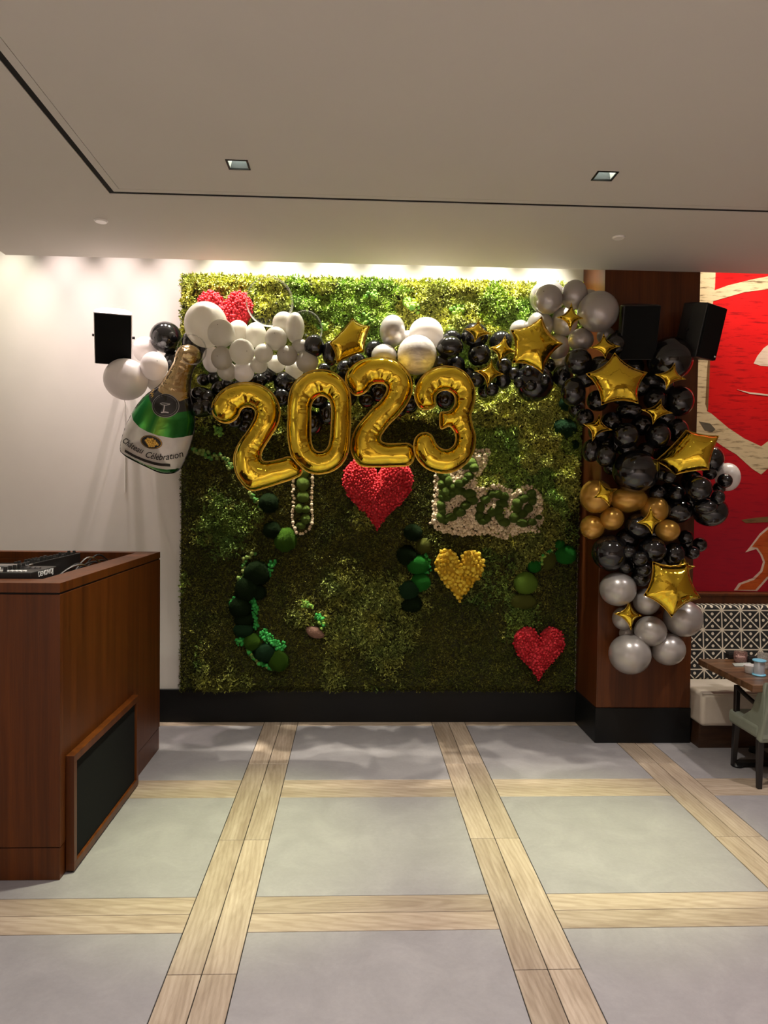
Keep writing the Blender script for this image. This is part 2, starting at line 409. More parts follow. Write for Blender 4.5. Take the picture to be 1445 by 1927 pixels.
# ceiling fixtures
for i, x in enumerate(LX):
    o = empty('recessed_downlight', (x, LY, ZC), ('square recessed downlight in the ceiling, the one above the gold numerals', 'square recessed downlight in the ceiling, the one nearer the wooden pillar')[i], 'ceiling light', 'square recessed downlights')
    a, bb = LH - 0.001, LH - 0.011
    mb = MB()
    mb.box(-a, a, -a, -bb, -0.003, 0.05); mb.box(-a, a, bb, a, -0.003, 0.05); mb.box(-a, -bb, -bb, bb, -0.003, 0.05); mb.box(bb, a, -bb, bb, -0.003, 0.05)
    mb.build('trim_ring', 'black_trim', o)
    mb = MB(); t = 0.028; h = 0.085; c = bb - 0.001
    q = [(-c, -c, 0.004), (c, -c, 0.004), (c, c, 0.004), (-c, c, 0.004)]; p = [(-t, -t, h), (t, -t, h), (t, t, h), (-t, t, h)]
    for k in (0, 1, 3):
        mb.quad(q[k], q[(k + 1) % 4], p[(k + 1) % 4], p[k])
    MB().quad(q[2], q[3], p[3], p[2]).build('lens', 'reflector_far_grey', o)  # far wall of the reflector, its darker look put into a grey colour
    mb.build('reflector', 'white_plastic', o)
    m_ = MATS.get('lamp_glow')
    if not m_:
        m_, nt, b = new_mat('lamp_glow'); b.inputs['Emission Color'].default_value = (0.9, 1.0, 0.85, 1); b.inputs['Emission Strength'].default_value = 25
    MB().box(-t, t, -t, t, h, h + 0.006).build('lamp', 'lamp_glow', o)
for i, (x, y) in enumerate(((-1.791, 5.206), (1.895, 5.253))):
    o = empty('sprinkler_cover', (x, y, ZC), ('small round white cover in the ceiling border above the wall speaker', 'small round white cover in the ceiling border near the pillar')[i], 'sprinkler cover', 'round ceiling covers')
    MB().lathe([(0.047, -0.004), (0.047, -0.001), (0.044, 0.0)], seg=28).build('plate', 'white_plastic', o, True)
    MB().lathe([(0.001, -0.012), (0.038, -0.012), (0.041, -0.009), (0.041, -0.004)], seg=28).build('cap', 'white_plastic', o, True)
# ------------------------------------------------------------------ shapes from outlines
def smooth_closed(pts, step):
    P = np.array(pts, float); n = len(P); out = []
    for i in range(n):
        p0, p1, p2, p3 = P[i - 1], P[i], P[(i + 1) % n], P[(i + 2) % n]
        k = max(2, int(np.linalg.norm(p2 - p1) / step))
        for j in range(k):
            t = j / k
            out.append(0.5 * ((2 * p1) + (-p0 + p2) * t + (2 * p0 - 5 * p1 + 4 * p2 - p3) * t * t + (-p0 + 3 * p1 - 3 * p2 + p3) * t ** 3))
    return np.array(out)
def resample_open(pts, step):
    P = np.array(pts, float); out = [P[0]]
    for a, b_ in zip(P[:-1], P[1:]):
        k = max(1, int(np.linalg.norm(b_ - a) / step))
        for j in range(1, k + 1): out.append(a + (b_ - a) * j / k)
    return np.array(out)
def inside(P, poly):
    x, y = P[:, 0], P[:, 1]; r = np.zeros(len(P), bool)
    a = poly; b_ = np.roll(poly, -1, 0)
    for (x0, y0), (x1, y1) in zip(a, b_):
        c = ((y0 > y) != (y1 > y))
        with np.errstate(divide='ignore', invalid='ignore'):
            xi = (x1 - x0) * (y - y0) / (y1 - y0 + 1e-15) + x0
        r ^= c & (x < xi)
    return r
def seg_dist(P, poly):
    a = poly; b_ = np.roll(poly, -1, 0); d = b_ - a; L = (d ** 2).sum(1) + 1e-15
    D = np.full(len(P), 1e9); I = np.zeros(len(P), int)
    for k in range(0, len(P), 2000):
        q = P[k:k + 2000, None, :] - a[None]
        t = np.clip((q * d[None]).sum(2) / L[None], 0, 1)
        e = ((q - t[..., None] * d[None]) ** 2).sum(2)
        I[k:k + 2000] = e.argmin(1); D[k:k + 2000] = np.sqrt(e.min(1))
    return D, I
class Pillow:
    """an inflated outline: loops (x, z) in metres, first the outer one, then holes"""
    def __init__(s, loops, T, Rr=None, crease=0.0, wave=0.05, power=0.5):
        s.loops = [np.array(l) for l in loops]; s.T = T; s.crease = crease; s.wave = wave; s.power = power; s.Rr = Rr
        s.turn = []
        for l in s.loops:
            n = len(l); area = 0.5 * np.sum(l[:, 0] * np.roll(l[:, 1], -1) - np.roll(l[:, 0], -1) * l[:, 1])
            k = 4; a = l - np.roll(l, k, 0); b_ = np.roll(l, -k, 0) - l
            cr = a[:, 0] * b_[:, 1] - a[:, 1] * b_[:, 0]
            ang = np.arctan2(cr, (a * b_).sum(1)) * (1 if area > 0 else -1)
            hole = len(s.turn) > 0
            s.turn.append(np.clip((ang if hole else -ang) * 2.2, 0, 1))      # 1 where the seam bends inwards
    def dist(s, P):
        best = np.full(len(P), 1e9); w = np.zeros(len(P)); arc = np.zeros(len(P))
        for l, t in zip(s.loops, s.turn):
            D, I = seg_dist(P, l); m = D < best
            cum = np.concatenate([[0], np.cumsum(np.linalg.norm(np.roll(l, -1, 0) - l, axis=1))])[:-1]
            best[m] = D[m]; w[m] = t[I[m]]; arc[m] = cum[I[m]]
        return best, w, arc
    def height(s, P):
        P = np.atleast_2d(P); d, w, arc = s.dist(P)
        if s.Rr is None:
            s.Rr = d.max()
        u = np.clip(d / s.Rr, 0, 1)
        h = s.T * (1 - (1 - u) ** 2) ** s.power
        if s.crease:
            c = 0.5 + 0.5 * np.cos(2 * np.pi * arc / s.wave + 1.3 * np.sin(arc * 37))
            h = h * (1 - s.crease * w * (c ** 3) * np.clip(1.6 - 1.6 * u, 0, 1))
        return h
    def tris(s, spacing, extra=()):
        V = []; E = []; self_loops = []
        for l in s.loops:
            n0 = len(V); V += [tuple(p) for p in l]; E += [(n0 + i, n0 + (i + 1) % len(l)) for i in range(len(l))]
        nb = len(V)
        for ex in extra:
            ex = [p for p in ex if True]; n0 = len(V); V += [tuple(p) for p in ex]; E += [(n0 + i, n0 + i + 1) for i in range(len(ex) - 1)]
        lo, hi = s.loops[0].min(0), s.loops[0].max(0)
        gx = np.arange(lo[0], hi[0], spacing); gz = np.arange(lo[1], hi[1], spacing * 0.866)
        G = np.array([(x + (0.5 * spacing if j % 2 else 0), z) for j, z in enumerate(gz) for x in gx])
        ok = inside(G, s.loops[0])
        for hl in s.loops[1:]: ok &= ~inside(G, hl)
        G = G[ok]; d, _, _ = s.dist(G); G = G[d > spacing * 0.55]
        if extra:
            ep = np.concatenate([np.array(e) for e in extra]); keep = np.ones(len(G), bool)
            for k in range(0, len(ep), 50):
                keep &= (((G[:, None] - ep[None, k:k + 50]) ** 2).sum(2).min(1) > (spacing * 0.5) ** 2)
            G = G[keep]
        V += [tuple(p) for p in G]
        v2, _, f2, _, _, _ = delaunay_2d_cdt([Vector(p) for p in V], E, [], 0, 1e-7)
        P = np.array([tuple(p) for p in v2]); F = np.array([tuple(f) for f in f2 if len(f) == 3])
        C = P[F].mean(1); ok = inside(C, s.loops[0])
        for hl in s.loops[1:]: ok &= ~inside(C, hl)
        F = F[ok]
        a = P[F]; ar = (a[:, 1, 0] - a[:, 0, 0]) * (a[:, 2, 1] - a[:, 0, 1]) - (a[:, 1, 1] - a[:, 0, 1]) * (a[:, 2, 0] - a[:, 0, 0])
        F[ar < 0] = F[ar < 0][:, ::-1]
        return P, F
def mesh_np(name, V, F, smooth=True):
    me = bpy.data.meshes.new(name); V = np.asarray(V, np.float32); F = np.asarray(F, np.int32); k = F.shape[1]
    me.vertices.add(len(V)); me.vertices.foreach_set('co', V.ravel())
    me.loops.add(F.size); me.loops.foreach_set('vertex_index', F.ravel())
    me.polygons.add(len(F)); me.polygons.foreach_set('loop_start', np.arange(0, F.size, k, dtype=np.int32))
    me.polygons.foreach_set('loop_total', np.full(len(F), k, np.int32))
    if smooth: me.polygons.foreach_set('use_smooth', np.ones(len(F), bool))
    me.update(calc_edges=True); me.validate()
    return me
def tint(me, cols):
    a = me.color_attributes.new('tint', 'FLOAT_COLOR', 'POINT')
    c = np.ones((len(me.vertices), 4), np.float32); c[:, :3] = cols; a.data.foreach_set('color', c.ravel())
def closed_pillow(pl, spacing, bulge=None, back=1.0, extra=()):
    """front (-y) and back (+y) skins sharing their seam"""
    P, F = pl.tris(spacing, extra); h = pl.height(P); d, _, _ = pl.dist(P); seam = d < 1e-5
    idx = np.arange(len(P)); V = np.zeros((len(P), 3)); V[:, 0] = P[:, 0]; V[:, 2] = P[:, 1]; V[:, 1] = -h; V[seam, 1] = 0
    nb = (~seam).sum(); bi = idx.copy(); bi[~seam] = len(P) + np.arange(nb)
    B = V[~seam].copy(); B[:, 1] = h[~seam] * back
    return np.vstack([V, B]), np.vstack([F, bi[F][:, ::-1]]), P, F
def seam_strip(loops, width, name, mat, parent, y=0.0, flutter=0.002):
    mb = MB()
    for li, l in enumerate(loops):
        n = len(l); t = np.roll(l, -1, 0) - np.roll(l, 1, 0); t /= np.linalg.norm(t, axis=1)[:, None] + 1e-12
        area = 0.5 * np.sum(l[:, 0] * np.roll(l[:, 1], -1) - np.roll(l[:, 0], -1) * l[:, 1])
        nrm = np.stack([t[:, 1], -t[:, 0]], 1) * (1 if area > 0 else -1) * (1 if li == 0 else -1)
        o = l + nrm * width; n0 = len(mb.v)
        for i in range(n):
            f = flutter * math.sin(i * 1.9)
            mb.v += [(l[i, 0], y - 0.0015, l[i, 1]), (o[i, 0], y + f, o[i, 1]), (l[i, 0], y + 0.0015, l[i, 1])]
        for i in range(n):
            a, b_ = n0 + 3 * i, n0 + 3 * ((i + 1) % n)
            mb.f += [(a, b_, b_ + 1, a + 1), (a + 1, b_ + 1, b_ + 2, a + 2)]
    return mb.build(name, mat, parent, True)

def vnoise(x, y, seed, scale):
    r = np.random.default_rng(seed); T = r.random((256, 256))
    x = x * scale + 31.7; y = y * scale + 17.3; xi = np.floor(x).astype(int); yi = np.floor(y).astype(int)
    fx, fy = x - xi, y - yi; fx = fx * fx * (3 - 2 * fx); fy = fy * fy * (3 - 2 * fy)
    g = lambda i, j: T[(xi + i) % 256, (yi + j) % 256]
    return (g(0, 0) * (1 - fx) + g(1, 0) * fx) * (1 - fy) + (g(0, 1) * (1 - fx) + g(1, 1) * fx) * fy
def fbm(x, y, seed, scale, o=4):
    s = 0; a = 0.5; n = 0
    for k in range(o):
        s = s + a * vnoise(x, y, seed + k, scale); n += a; a *= 0.5; scale *= 2.03
    return s / n
def ico(sub=0):
    bm = bmesh.new(); bmesh.ops.create_icosphere(bm, subdivisions=sub + 1, radius=1.0)
    V = np.array([v.co[:] for v in bm.verts]); F = np.array([[v.index for v in f.verts] for f in bm.faces]); bm.free(); return V, F
ICO0, ICO1, ICO2, ICO3 = ico(0), ico(1), ico(2), ico(3)
def lumps(name, C, Rad, cols, mat, parent, base=ICO0, squash=(1, 1, 1), smooth=True, rough=0.15):
    V0, F0 = base; n = len(C); k = len(V0)
    V = np.zeros((n, k, 3))
    J = 1 + rough * (RNG.random((n, k, 1)) - 0.5) * 2
    ang = RNG.random(n) * 6.28; ca, sa = np.cos(ang), np.sin(ang)
    W0 = V0[None] * J
    X = W0[..., 0] * ca[:, None] - W0[..., 2] * sa[:, None]; Z = W0[..., 0] * sa[:, None] + W0[..., 2] * ca[:, None]
    V[..., 0] = X * squash[0]; V[..., 1] = W0[..., 1] * squash[1]; V[..., 2] = Z * squash[2]
    V = V * np.asarray(Rad)[:, None, None] + np.asarray(C)[:, None, :]
    F = (F0[None] + (np.arange(n) * k)[:, None, None]).reshape(-1, 3)
    me = mesh_np(name, V.reshape(-1, 3), F, smooth)
    tint(me, np.repeat(np.asarray(cols), k, 0))
    return link(name, me, mat, parent)

# ------------------------------------------------------------------ moss wall
MX0, MX1, MZ0, MZ1 = -1.545, 2.045, 0.300, 3.995
moss = empty('moss_wall', (0.25, YB, 0.3), 'tall green preserved moss panel covering the back wall between booth and pillar', 'moss wall')
def mloc(p): return (p[0] - 0.25, p[1] - YB, p[2] - 0.3)
MB().box(MX0 + 0.02, MX1, YB - 0.05, YB - 0.036, MZ0 + 0.01, MZ1 - 0.03).build('backing_board', 'wood_dark', moss, offset=(0.25, YB, 0.3))
def moss_kind(x, z):     # 1 = curly reindeer moss, 0 = flat sheet moss
    k = fbm(x, z, 3, 1.5, 4)
    top = np.clip((z - 2.55) / 0.25, 0, 1) + np.clip((x - 0.8) / 0.3, 0, 1) * np.clip((z - 1.9) / 0.3, 0, 1)
    seams = np.exp(-((x + 0.10 + 0.12 * np.sin(z * 2.1)) / 0.13) ** 2) + 0.7 * np.exp(-((x + 1.25 + 0.1 * np.sin(z * 3)) / 0.10) ** 2) + 0.5 * np.exp(-((x - 1.55) / 0.2) ** 2)
    return np.clip((k - 0.56) * 6 + 1.6 * top + 0.75 * seams, 0, 1)
def moss_h(x, z):
    k = moss_kind(x, z)
    edge = np.clip(np.minimum(np.minimum(x - MX0, MX1 - x), np.minimum(z - MZ0, MZ1 - z)) / 0.06, 0.15, 1)
    h = 0.018 + 0.03 * fbm(x, z, 9, 3.0) + 0.02 * fbm(x, z, 12, 14.0, 2) + k * (0.010 + 0.16 * np.clip(fbm(x, z, 21, 9.0, 3) - 0.32, 0, 1)) + 0.04 * np.clip(fbm(x, z, 40, 2.2, 2) - 0.5, 0, 1)
    return h * edge
nx, nz = 230, 236
gx, gz = np.meshgrid(np.linspace(MX0, MX1, nx), np.linspace(MZ0, MZ1, nz))
hh = moss_h(gx.ravel(), gz.ravel())
V = np.stack([gx.ravel() - 0.25, -0.05 - hh, gz.ravel() - 0.3], 1)
ii = (np.arange(nz - 1)[:, None] * nx + np.arange(nx - 1)[None]).ravel()
F = np.stack([ii, ii + 1, ii + nx + 1, ii + nx], 1)
o = link('moss_bed', mesh_np('moss_bed', V, F), 'moss_bed', moss)
def sprigs(name, n, parent, seed):
    r = np.random.default_rng(seed)
    x = MX0 - 0.008 + r.random(n) * (MX1 - MX0 + 0.012); z = MZ0 - 0.012 + r.random(n) * (MZ1 - MZ0 + 0.03)
    k = moss_kind(x, z); A = r.random(n) < k
    h = moss_h(np.clip(x, MX0, MX1), np.clip(z, MZ0, MZ1))
    P = np.stack([x, YB - 0.05 - h, z], 1)
    L = np.where(A, 0.018 + 0.024 * r.random(n), 0.011 + 0.012 * r.random(n)); Wd = np.where(A, 0.0062, 0.0042) * (0.7 + 0.6 * r.random(n))
    # colour: patches of yellow green, green and olive
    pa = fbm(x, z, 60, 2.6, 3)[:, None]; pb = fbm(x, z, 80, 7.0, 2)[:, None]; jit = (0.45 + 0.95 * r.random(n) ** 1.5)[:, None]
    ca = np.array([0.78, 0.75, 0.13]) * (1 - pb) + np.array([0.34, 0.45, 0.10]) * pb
    br = np.clip(np.clip((z - 2.45) / 0.3, 0, 1) + np.clip((x - 0.6) / 0.3, 0, 1) * np.clip((z - 1.8) / 0.3, 0, 1), 0, 1)[:, None]  # cove light painted into the sprigs: paler high up and at right
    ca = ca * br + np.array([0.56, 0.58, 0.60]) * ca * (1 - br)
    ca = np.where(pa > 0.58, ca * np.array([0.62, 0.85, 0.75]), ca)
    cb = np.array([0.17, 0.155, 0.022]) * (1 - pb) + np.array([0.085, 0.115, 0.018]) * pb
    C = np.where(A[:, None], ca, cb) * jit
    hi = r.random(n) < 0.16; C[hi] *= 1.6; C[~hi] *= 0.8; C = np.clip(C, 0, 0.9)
    nb = 3; V = np.zeros((n, nb, 4, 3))
    for j in range(nb):
        d = r.normal(size=(n, 3)); d[:, 1] = -np.abs(d[:, 1]) - np.where(A, 0.25, 0.1); d[:, 2] += 0.15
        d /= np.linalg.norm(d, axis=1)[:, None]
        s = np.cross(d, r.normal(size=(n, 3))); s /= np.linalg.norm(s, axis=1)[:, None]
        u = np.cross(d, s); mid = P + d * (L * 0.55)[:, None] + u * (L * 0.12)[:, None]; tip = P + d * L[:, None] - u * (L * 0.2)[:, None] + s * (L * 0.35 * (r.random(n) - 0.5))[:, None]
        V[:, j, 0] = P - d * 0.004; V[:, j, 1] = mid + s * Wd[:, None]; V[:, j, 2] = tip; V[:, j, 3] = mid - s * Wd[:, None]
    V = V.reshape(-1, 3) - np.array([0.25, YB, 0.3]); F = np.arange(len(V)).reshape(-1, 4)
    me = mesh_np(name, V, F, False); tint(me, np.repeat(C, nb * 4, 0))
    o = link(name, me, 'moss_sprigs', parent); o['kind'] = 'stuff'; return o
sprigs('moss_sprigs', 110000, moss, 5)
def mface(px, py, extra=0.0):     # a point on the face of the moss seen at a pixel
    Y = YB - 0.1
    for _ in range(2):
        p = at(px, py, Y); Y = YB - 0.05 - float(moss_h(np.array([p.x]), np.array([p.z]))[0])
    return at(px, py, Y - extra)

# hearts of dried blooms
def heart_loop(w, h, n=90):
    t = np.linspace(0, 2 * np.pi, n, endpoint=False)
    x = 16 * np.sin(t) ** 3; z = 13 * np.cos(t) - 5 * np.cos(2 * t) - 2 * np.cos(3 * t) - np.cos(4 * t)
    x = x / 32 * w; z = (z - z.min()) / (z.max() - z.min()) * h
    return np.stack([-x, z], 1)
def heart(px0, px1, py0, py1, label, base, cols, r0, n, off=0.13):
    Y = YB - off; a = at((px0 + px1) / 2, py1, Y); b_ = at(px1, py0, Y); w = (px1 - px0) * pxm(Y); h = b_.z - a.z
    o = empty('flower_heart', a, label, 'heart decoration', 'flower hearts on the moss wall')
    pl = Pillow([heart_loop(w * 0.96, h * 0.96)], 0.07, w * 0.22)
    V, F, P, _ = closed_pillow(pl, 0.02, back=0.2)
    link('heart_base', mesh_np('heart_base', V, F), base, o)
    lo, hi = P.min(0), P.max(0); Q = lo + RNG.random((n * 3, 2)) * (hi - lo); Q = Q[inside(Q, pl.loops[0])]
    keep = []
    grid = {}
    for q in Q:
        c = (int(q[0] / r0), int(q[1] / r0))
        if any(((q - p) ** 2).sum() < (r0 * 1.05) ** 2 for i in (-1, 0, 1) for j in (-1, 0, 1) for p in grid.get((c[0] + i, c[1] + j), ())): continue
        grid.setdefault(c, []).append(q); keep.append(q)
        if len(keep) >= n: break
    Q = np.array(keep); hq = pl.height(Q)
    C = np.stack([Q[:, 0], -hq - r0 * 0.2 - 0.4 * r0 * RNG.random(len(Q)), Q[:, 1]], 1)
    cc = np.array(cols[0]) + (np.array(cols[1]) - np.array(cols[0])) * RNG.random((len(Q), 1))
    b2 = lumps('blooms', C, r0 * (0.55 + 0.4 * RNG.random(len(Q))), cc, 'blooms', o, ICO0, rough=0.3); b2['kind'] = 'stuff'
RED = ((0.40, 0.006, 0.012), (0.82, 0.05, 0.07)); YEL = ((0.58, 0.33, 0.01), (0.90, 0.68, 0.07))
heart(640, 779, 860, 1003, 'large red flower heart on the moss directly below the gold numerals', 'heart_red', RED, 0.0165, 1400)
heart(369, 477, 545, 660, 'red flower heart at the top left of the moss wall behind white balloons', 'heart_red', RED, 0.017, 900, 0.18)
heart(815, 912, 1030, 1136, 'yellow flower heart on the moss wall', 'heart_yellow', YEL, 0.026, 420)
heart(961, 1063, 1175, 1282, 'red flower heart low on the moss wall near the pillar', 'heart_red', RED, 0.0165, 900)

# letters of cushion moss edged with pale pebbles
LUMP = []
for s in range(3):
    V0, F0 = ICO3; v = V0.copy(); r = np.random.default_rng(90 + s)
    k = r.normal(size=(9, 3)) * 2.6; ph = r.random(9) * 6.28
    d = sum(np.sin(v @ kk + p) for kk, p in zip(k, ph)) / 9
    v = v * (1 + 0.14 * d)[:, None]
    tip = v[F0].mean(1) * (1.04 + 0.10 * r.random((len(F0), 1))) + 0.035 * r.normal(size=(len(F0), 3))      # a short tuft on every facet
    ti = len(v) + np.arange(len(F0)); a, b_, c = F0[:, 0], F0[:, 1], F0[:, 2]
    LUMP.append(mesh_np('moss_lump', np.vstack([v, tip]), np.vstack([np.stack([a, b_, ti], 1), np.stack([b_, c, ti], 1), np.stack([c, a, ti], 1)]), False))
def lump_obj(name, p, rx, rz, ry, mat, parent=None, rot=0.0, variant=None):
    me = LUMP[R.randrange(3) if variant is None else variant].copy()
    o = link(name, me, mat, parent)
    o.location = p if parent is None else Vector(p) - parent.location
    o.scale = (rx, ry, rz); o.rotation_euler = (0, rot, 0); return o
def pebble_fill(poly_px, step, rpx, parent, exclude=(), ring=None):
    P = []
    if ring is None:
        poly = np.array(poly_px, float); lo, hi = poly.min(0), poly.max(0)
        y = lo[1]; j = 0
        while y < hi[1]:
            x = lo[0] + (step / 2 if j % 2 else 0)
            while x < hi[0]:
                P.append((x + R.uniform(-.3, .3) * step, y + R.uniform(-.3, .3) * step)); x += step
            y += step * 0.86; j += 1
        P = np.array(P); P = P[inside(P, poly)]
        for (cx, cy, rx, ry) in exclude:
            P = P[((P[:, 0] - cx) / (rx * 0.98)) ** 2 + ((P[:, 1] - cy) / (ry * 0.98)) ** 2 > 1]
    else:
        P = resample_open(ring, step); P = P + RNG.normal(size=P.shape) * step * 0.16
    C = np.array([tuple(Vector(mface(x, y, 0.012 + R.random() * 0.014)) - parent.location) for x, y in P])
    cc = np.array([0.52, 0.40, 0.25]) + RNG.random((len(P), 1)) * np.array([0.32, 0.30, 0.24])
    o = lumps('pebbles', C, rpx * pxm(6.5) * (0.75 + 0.5 * RNG.random(len(P))), cc, 'pebbles', parent, ICO1, (1, 0.8, 1), True, 0.10); o['kind'] = 'stuff'
bae = empty('moss_lettering', mface(905, 1005), 'word bae in green moss lumps on pale pebbles, right of the big red heart', 'lettering', 'moss lettering')
K = lambda cx, cy: (800 + cx / 6.02, 840 + cy / 6.02)
BL = [(250,390,50,60),(180,430,32,50),(300,470,42,45),(215,520,55,60),(300,540,40,37),(185,575,32,42),(245,585,40,35),(180,670,40,55),(190,740,36,40),(180,805,42,55),(215,330,55,50),(190,290,50,50),
      (510,190,60,60),(545,240,50,45),(495,335,46,40),(455,385,30,34),(390,420,52,37),(460,205,50,50),(370,500,47,42),(420,512,37,37),(500,535,62,46),(530,605,56,46),(455,670,52,40),(385,740,62,47),(290,805,62,40),(220,842,36,32),
      (745,540,52,42),(820,540,52,42),(680,600,47,44),(625,690,40,60),(610,790,42,48),(645,845,52,37),(700,810,40,42),(760,745,47,47),(835,720,44,42),(890,575,47,47),(865,650,56,42),(840,790,42,44),(890,862,60,40),
      (1200,540,47,42),(1110,590,52,42),(1045,640,52,46),(1020,705,57,52),(1010,805,52,52),(1100,765,47,40),(1165,700,46,42),(1215,610,42,46),(1095,868,56,40),(1210,857,42,32),(1285,803,30,25)]
for (cx, cy, rx, ry) in BL:
    x, y = K(cx, cy); lump_obj('moss_lump', mface(x, y, 0.03), rx / 6.02 * pxm(6.5) * 1.14, ry / 6.02 * pxm(6.5) * 1.14, 0.05, 'cushion_letter', bae, R.uniform(-0.4, 0.4))
pebble_fill([K(*p) for p in [(560,40),(640,20),(740,30),(730,100),(690,200),(640,290),(580,380),(600,470),(690,470),(800,425),(900,460),(1000,510),(1100,450),(1200,440),(1290,520),(1340,620),(1310,750),(1345,820),(1290,920),(1290,985),(1200,965),(1020,1010),(900,1050),(820,1020),(720,990),(580,1005),(400,1015),(230,985),(130,950),(50,860),(100,760),(80,650),(100,540),(90,430),(120,300),(250,250),(420,200),(520,150)]],
            4.7, 3.1, bae, [(*K(a, b_), c / 6.02, d / 6.02) for a, b_, c, d in BL])
iii = empty('moss_lettering', mface(566, 1004), 'narrow letter of green moss lumps with pebble edging below the gold zero', 'lettering', 'moss lettering')
K8 = lambda cx, cy: (340 + cx / 4.817, 740 + cy / 4.817)
for (cx, cy, rx, ry) in [(1110,720,48,60),(1108,820,52,66),(1110,940,50,52),(1075,1045,34,42),(1132,1050,38,34),(1132,1140,42,46),(1090,1198,40,32),(1100,620,46,60),(1100,520,46,60)]:
    x, y = K8(cx, cy); lump_obj('moss_lump', mface(x, y, 0.018), rx / 4.817 * pxm(6.5), ry / 4.817 * pxm(6.5), 0.04, 'cushion_letter', iii, R.uniform(-0.3, 0.3))
pebble_fill(None, 4.8, 3.0, iii, ring=[K8(*p) for p in [(1022,520),(1022,780),(1018,900),(1022,1000),(1015,1100),(1020,1200),(1050,1265),(1110,1270),(1160,1235),(1195,1180),(1190,1060),(1185,960),(1190,840),(1195,740),(1192,520)]])

# cushions of moss set into the wall
CUSH = [(538,1015,19,22,'mid','oval mid-green moss cushion at the foot of the narrow moss letter',0.3),
 (512,997,16,15,'dark','round dark moss cushion left of the oval mid-green cushion',0),(505,948,18,18,'dark','dark fuzzy moss cushion below the first gold numeral two',0),
 (483,1080,24,22,'dark','large dark cushion high in the curved moss strip at left',0),(464,1107,20,22,'dark','dark cushion beside the upper left beads of the curved strip',0),(485,1114,15,14,'dark','small dark cushion on the inner side of the curved strip',0),
 (452,1144,20,20,'dark','dark cushion at the middle of the curved moss strip',0),(460,1164,18,14,'dark','low dark cushion in the curved moss strip above the frosted one',0),(458,1186,18,15,'blue','frosted blue-green cushion low in the curved moss strip',0),
 (475,1208,16,16,'mid','mid-green cushion at the bend of the curved moss strip',0),(498,1228,19,17,'blue','frosted dark cushion between two smooth green ones at the strip end',0),(524,1243,18,19,'mid','smooth mid-green cushion ending the curved moss strip',0),
 (776,1003,17,15,'dark','dark green cushion topping the column left of the yellow heart',0.3),(797,1028,13,14,'olive','olive cushion in the column left of the yellow heart',0),(765,1045,18,18,'dark','dark round cushion on the left of the column by the yellow heart',0),
 (786,1064,20,18,'bright','bright green cushion, upper of two by the yellow heart',0),(791,1096,18,17,'bright','bright green cushion, lower of two by the yellow heart',0),(768,1111,19,17,'blue','dark frosted cushion below the bright green pair',0),(773,1137,20,17,'dark','nearly black cushion at the foot of the column by the yellow heart',0),
 (989,1098,21,20,'lime','round lime green moss cushion above the low red heart',0),(1005,1066,12,11,'bright','small green cushion between the lime cushion and the olive one',0),(1032,1056,13,18,'olive','upright olive cushion between green ones near the pillar',0.3),
 (1064,1045,19,17,'bright','green cushion at the right edge of the moss by the pillar',0),(1053,1024,9,9,'bright','little green cushion above the one at the right edge',0),(985,1131,23,14,'olive','flat olive cushion directly under the lime cushion',0),
 (1066,760,14,14,'blue','blue-green moss tuft under the black balloons at the right edge',0),(1062,806,22,18,'blue','large blue-green moss tuft at the right edge of the wall',0),(1080,837,9,9,'blue','small blue-green tuft against the pillar edge',0),]
for (x, y, rx, rz, mt, lab, rot) in CUSH:
    flat = 0.03 if rx > 30 else min(rx, rz) * pxm(6.5) * 0.75
    tag(lump_obj('moss_cushion', mface(x, y, flat * 0.25), rx * pxm(6.5), rz * pxm(6.5), flat, 'cushion_' + mt, None, rot), lab, 'moss cushion', 'moss cushions on the wall')
def beads(path, n, r, spread, cols, label):
    P = resample_open(path, 1.0); C = []
    o = empty('bead_moss', mface(*path[len(path) // 2]), label, 'bead moss', 'strings of bead moss')
    for i in range(n):
        q = P[min(len(P) - 1, int(i * len(P) / n))] + RNG.normal(size=2) * spread
        C.append(tuple(Vector(mface(q[0], q[1], R.uniform(0.005, 0.03))) - o.location))
    ci = RNG.integers(0, len(cols), n)
    b2 = lumps('beads', np.array(C), r * pxm(6.5) * (0.7 + 0.6 * RNG.random(n)), np.array(cols)[ci], 'blooms', o, ICO1, rough=0.12); b2['kind'] = 'stuff'
BG = [(0.03, 0.30, 0.05), (0.05, 0.36, 0.06), (0.02, 0.22, 0.04)]; PG = [(0.16, 0.24, 0.05), (0.22, 0.28, 0.07), (0.07, 0.22, 0.04)]; LG = [(0.25, 0.42, 0.06), (0.18, 0.36, 0.05), (0.12, 0.30, 0.05)]
C5 = lambda cx, cy: (330 + cx / 2.89, 840 + cy / 2.89)
beads([C5(*p) for p in [(425, 580), (385, 610), (370, 650), (375, 690), (345, 745), (330, 790)]], 26, 3.4, 1.6, PG, 'pale bead moss along the upper left of the curved strip')
beads([C5(*p) for p in [(320, 830), (312, 860), (320, 910)]], 30, 2.8, 2.6, BG, 'green bead moss on the left middle of the curved strip')
beads([C5(*p) for p in [(540, 630), (505, 660), (500, 715)]], 45, 2.6, 3.2, BG, 'green bead moss right of the top of the curved strip')
beads([C5(*p) for p in [(420, 830), (430, 880), (430, 940), (440, 990)]], 60, 2.9, 3.0, BG, 'green bead moss down the inner side of the curved strip')
beads([C5(*p) for p in [(475, 1015), (520, 1050), (560, 1085), (590, 1100)]], 95, 2.6, 4.6, [(0.05, 0.42, 0.08), (0.04, 0.36, 0.06), (0.07, 0.46, 0.10)], 'thick bright green bead moss band at the strip end')
beads([C5(*p) for p in [(340, 1060), (365, 1060)]], 34, 2.6, 3.4, BG, 'round clump of bead moss at the bend of the strip')
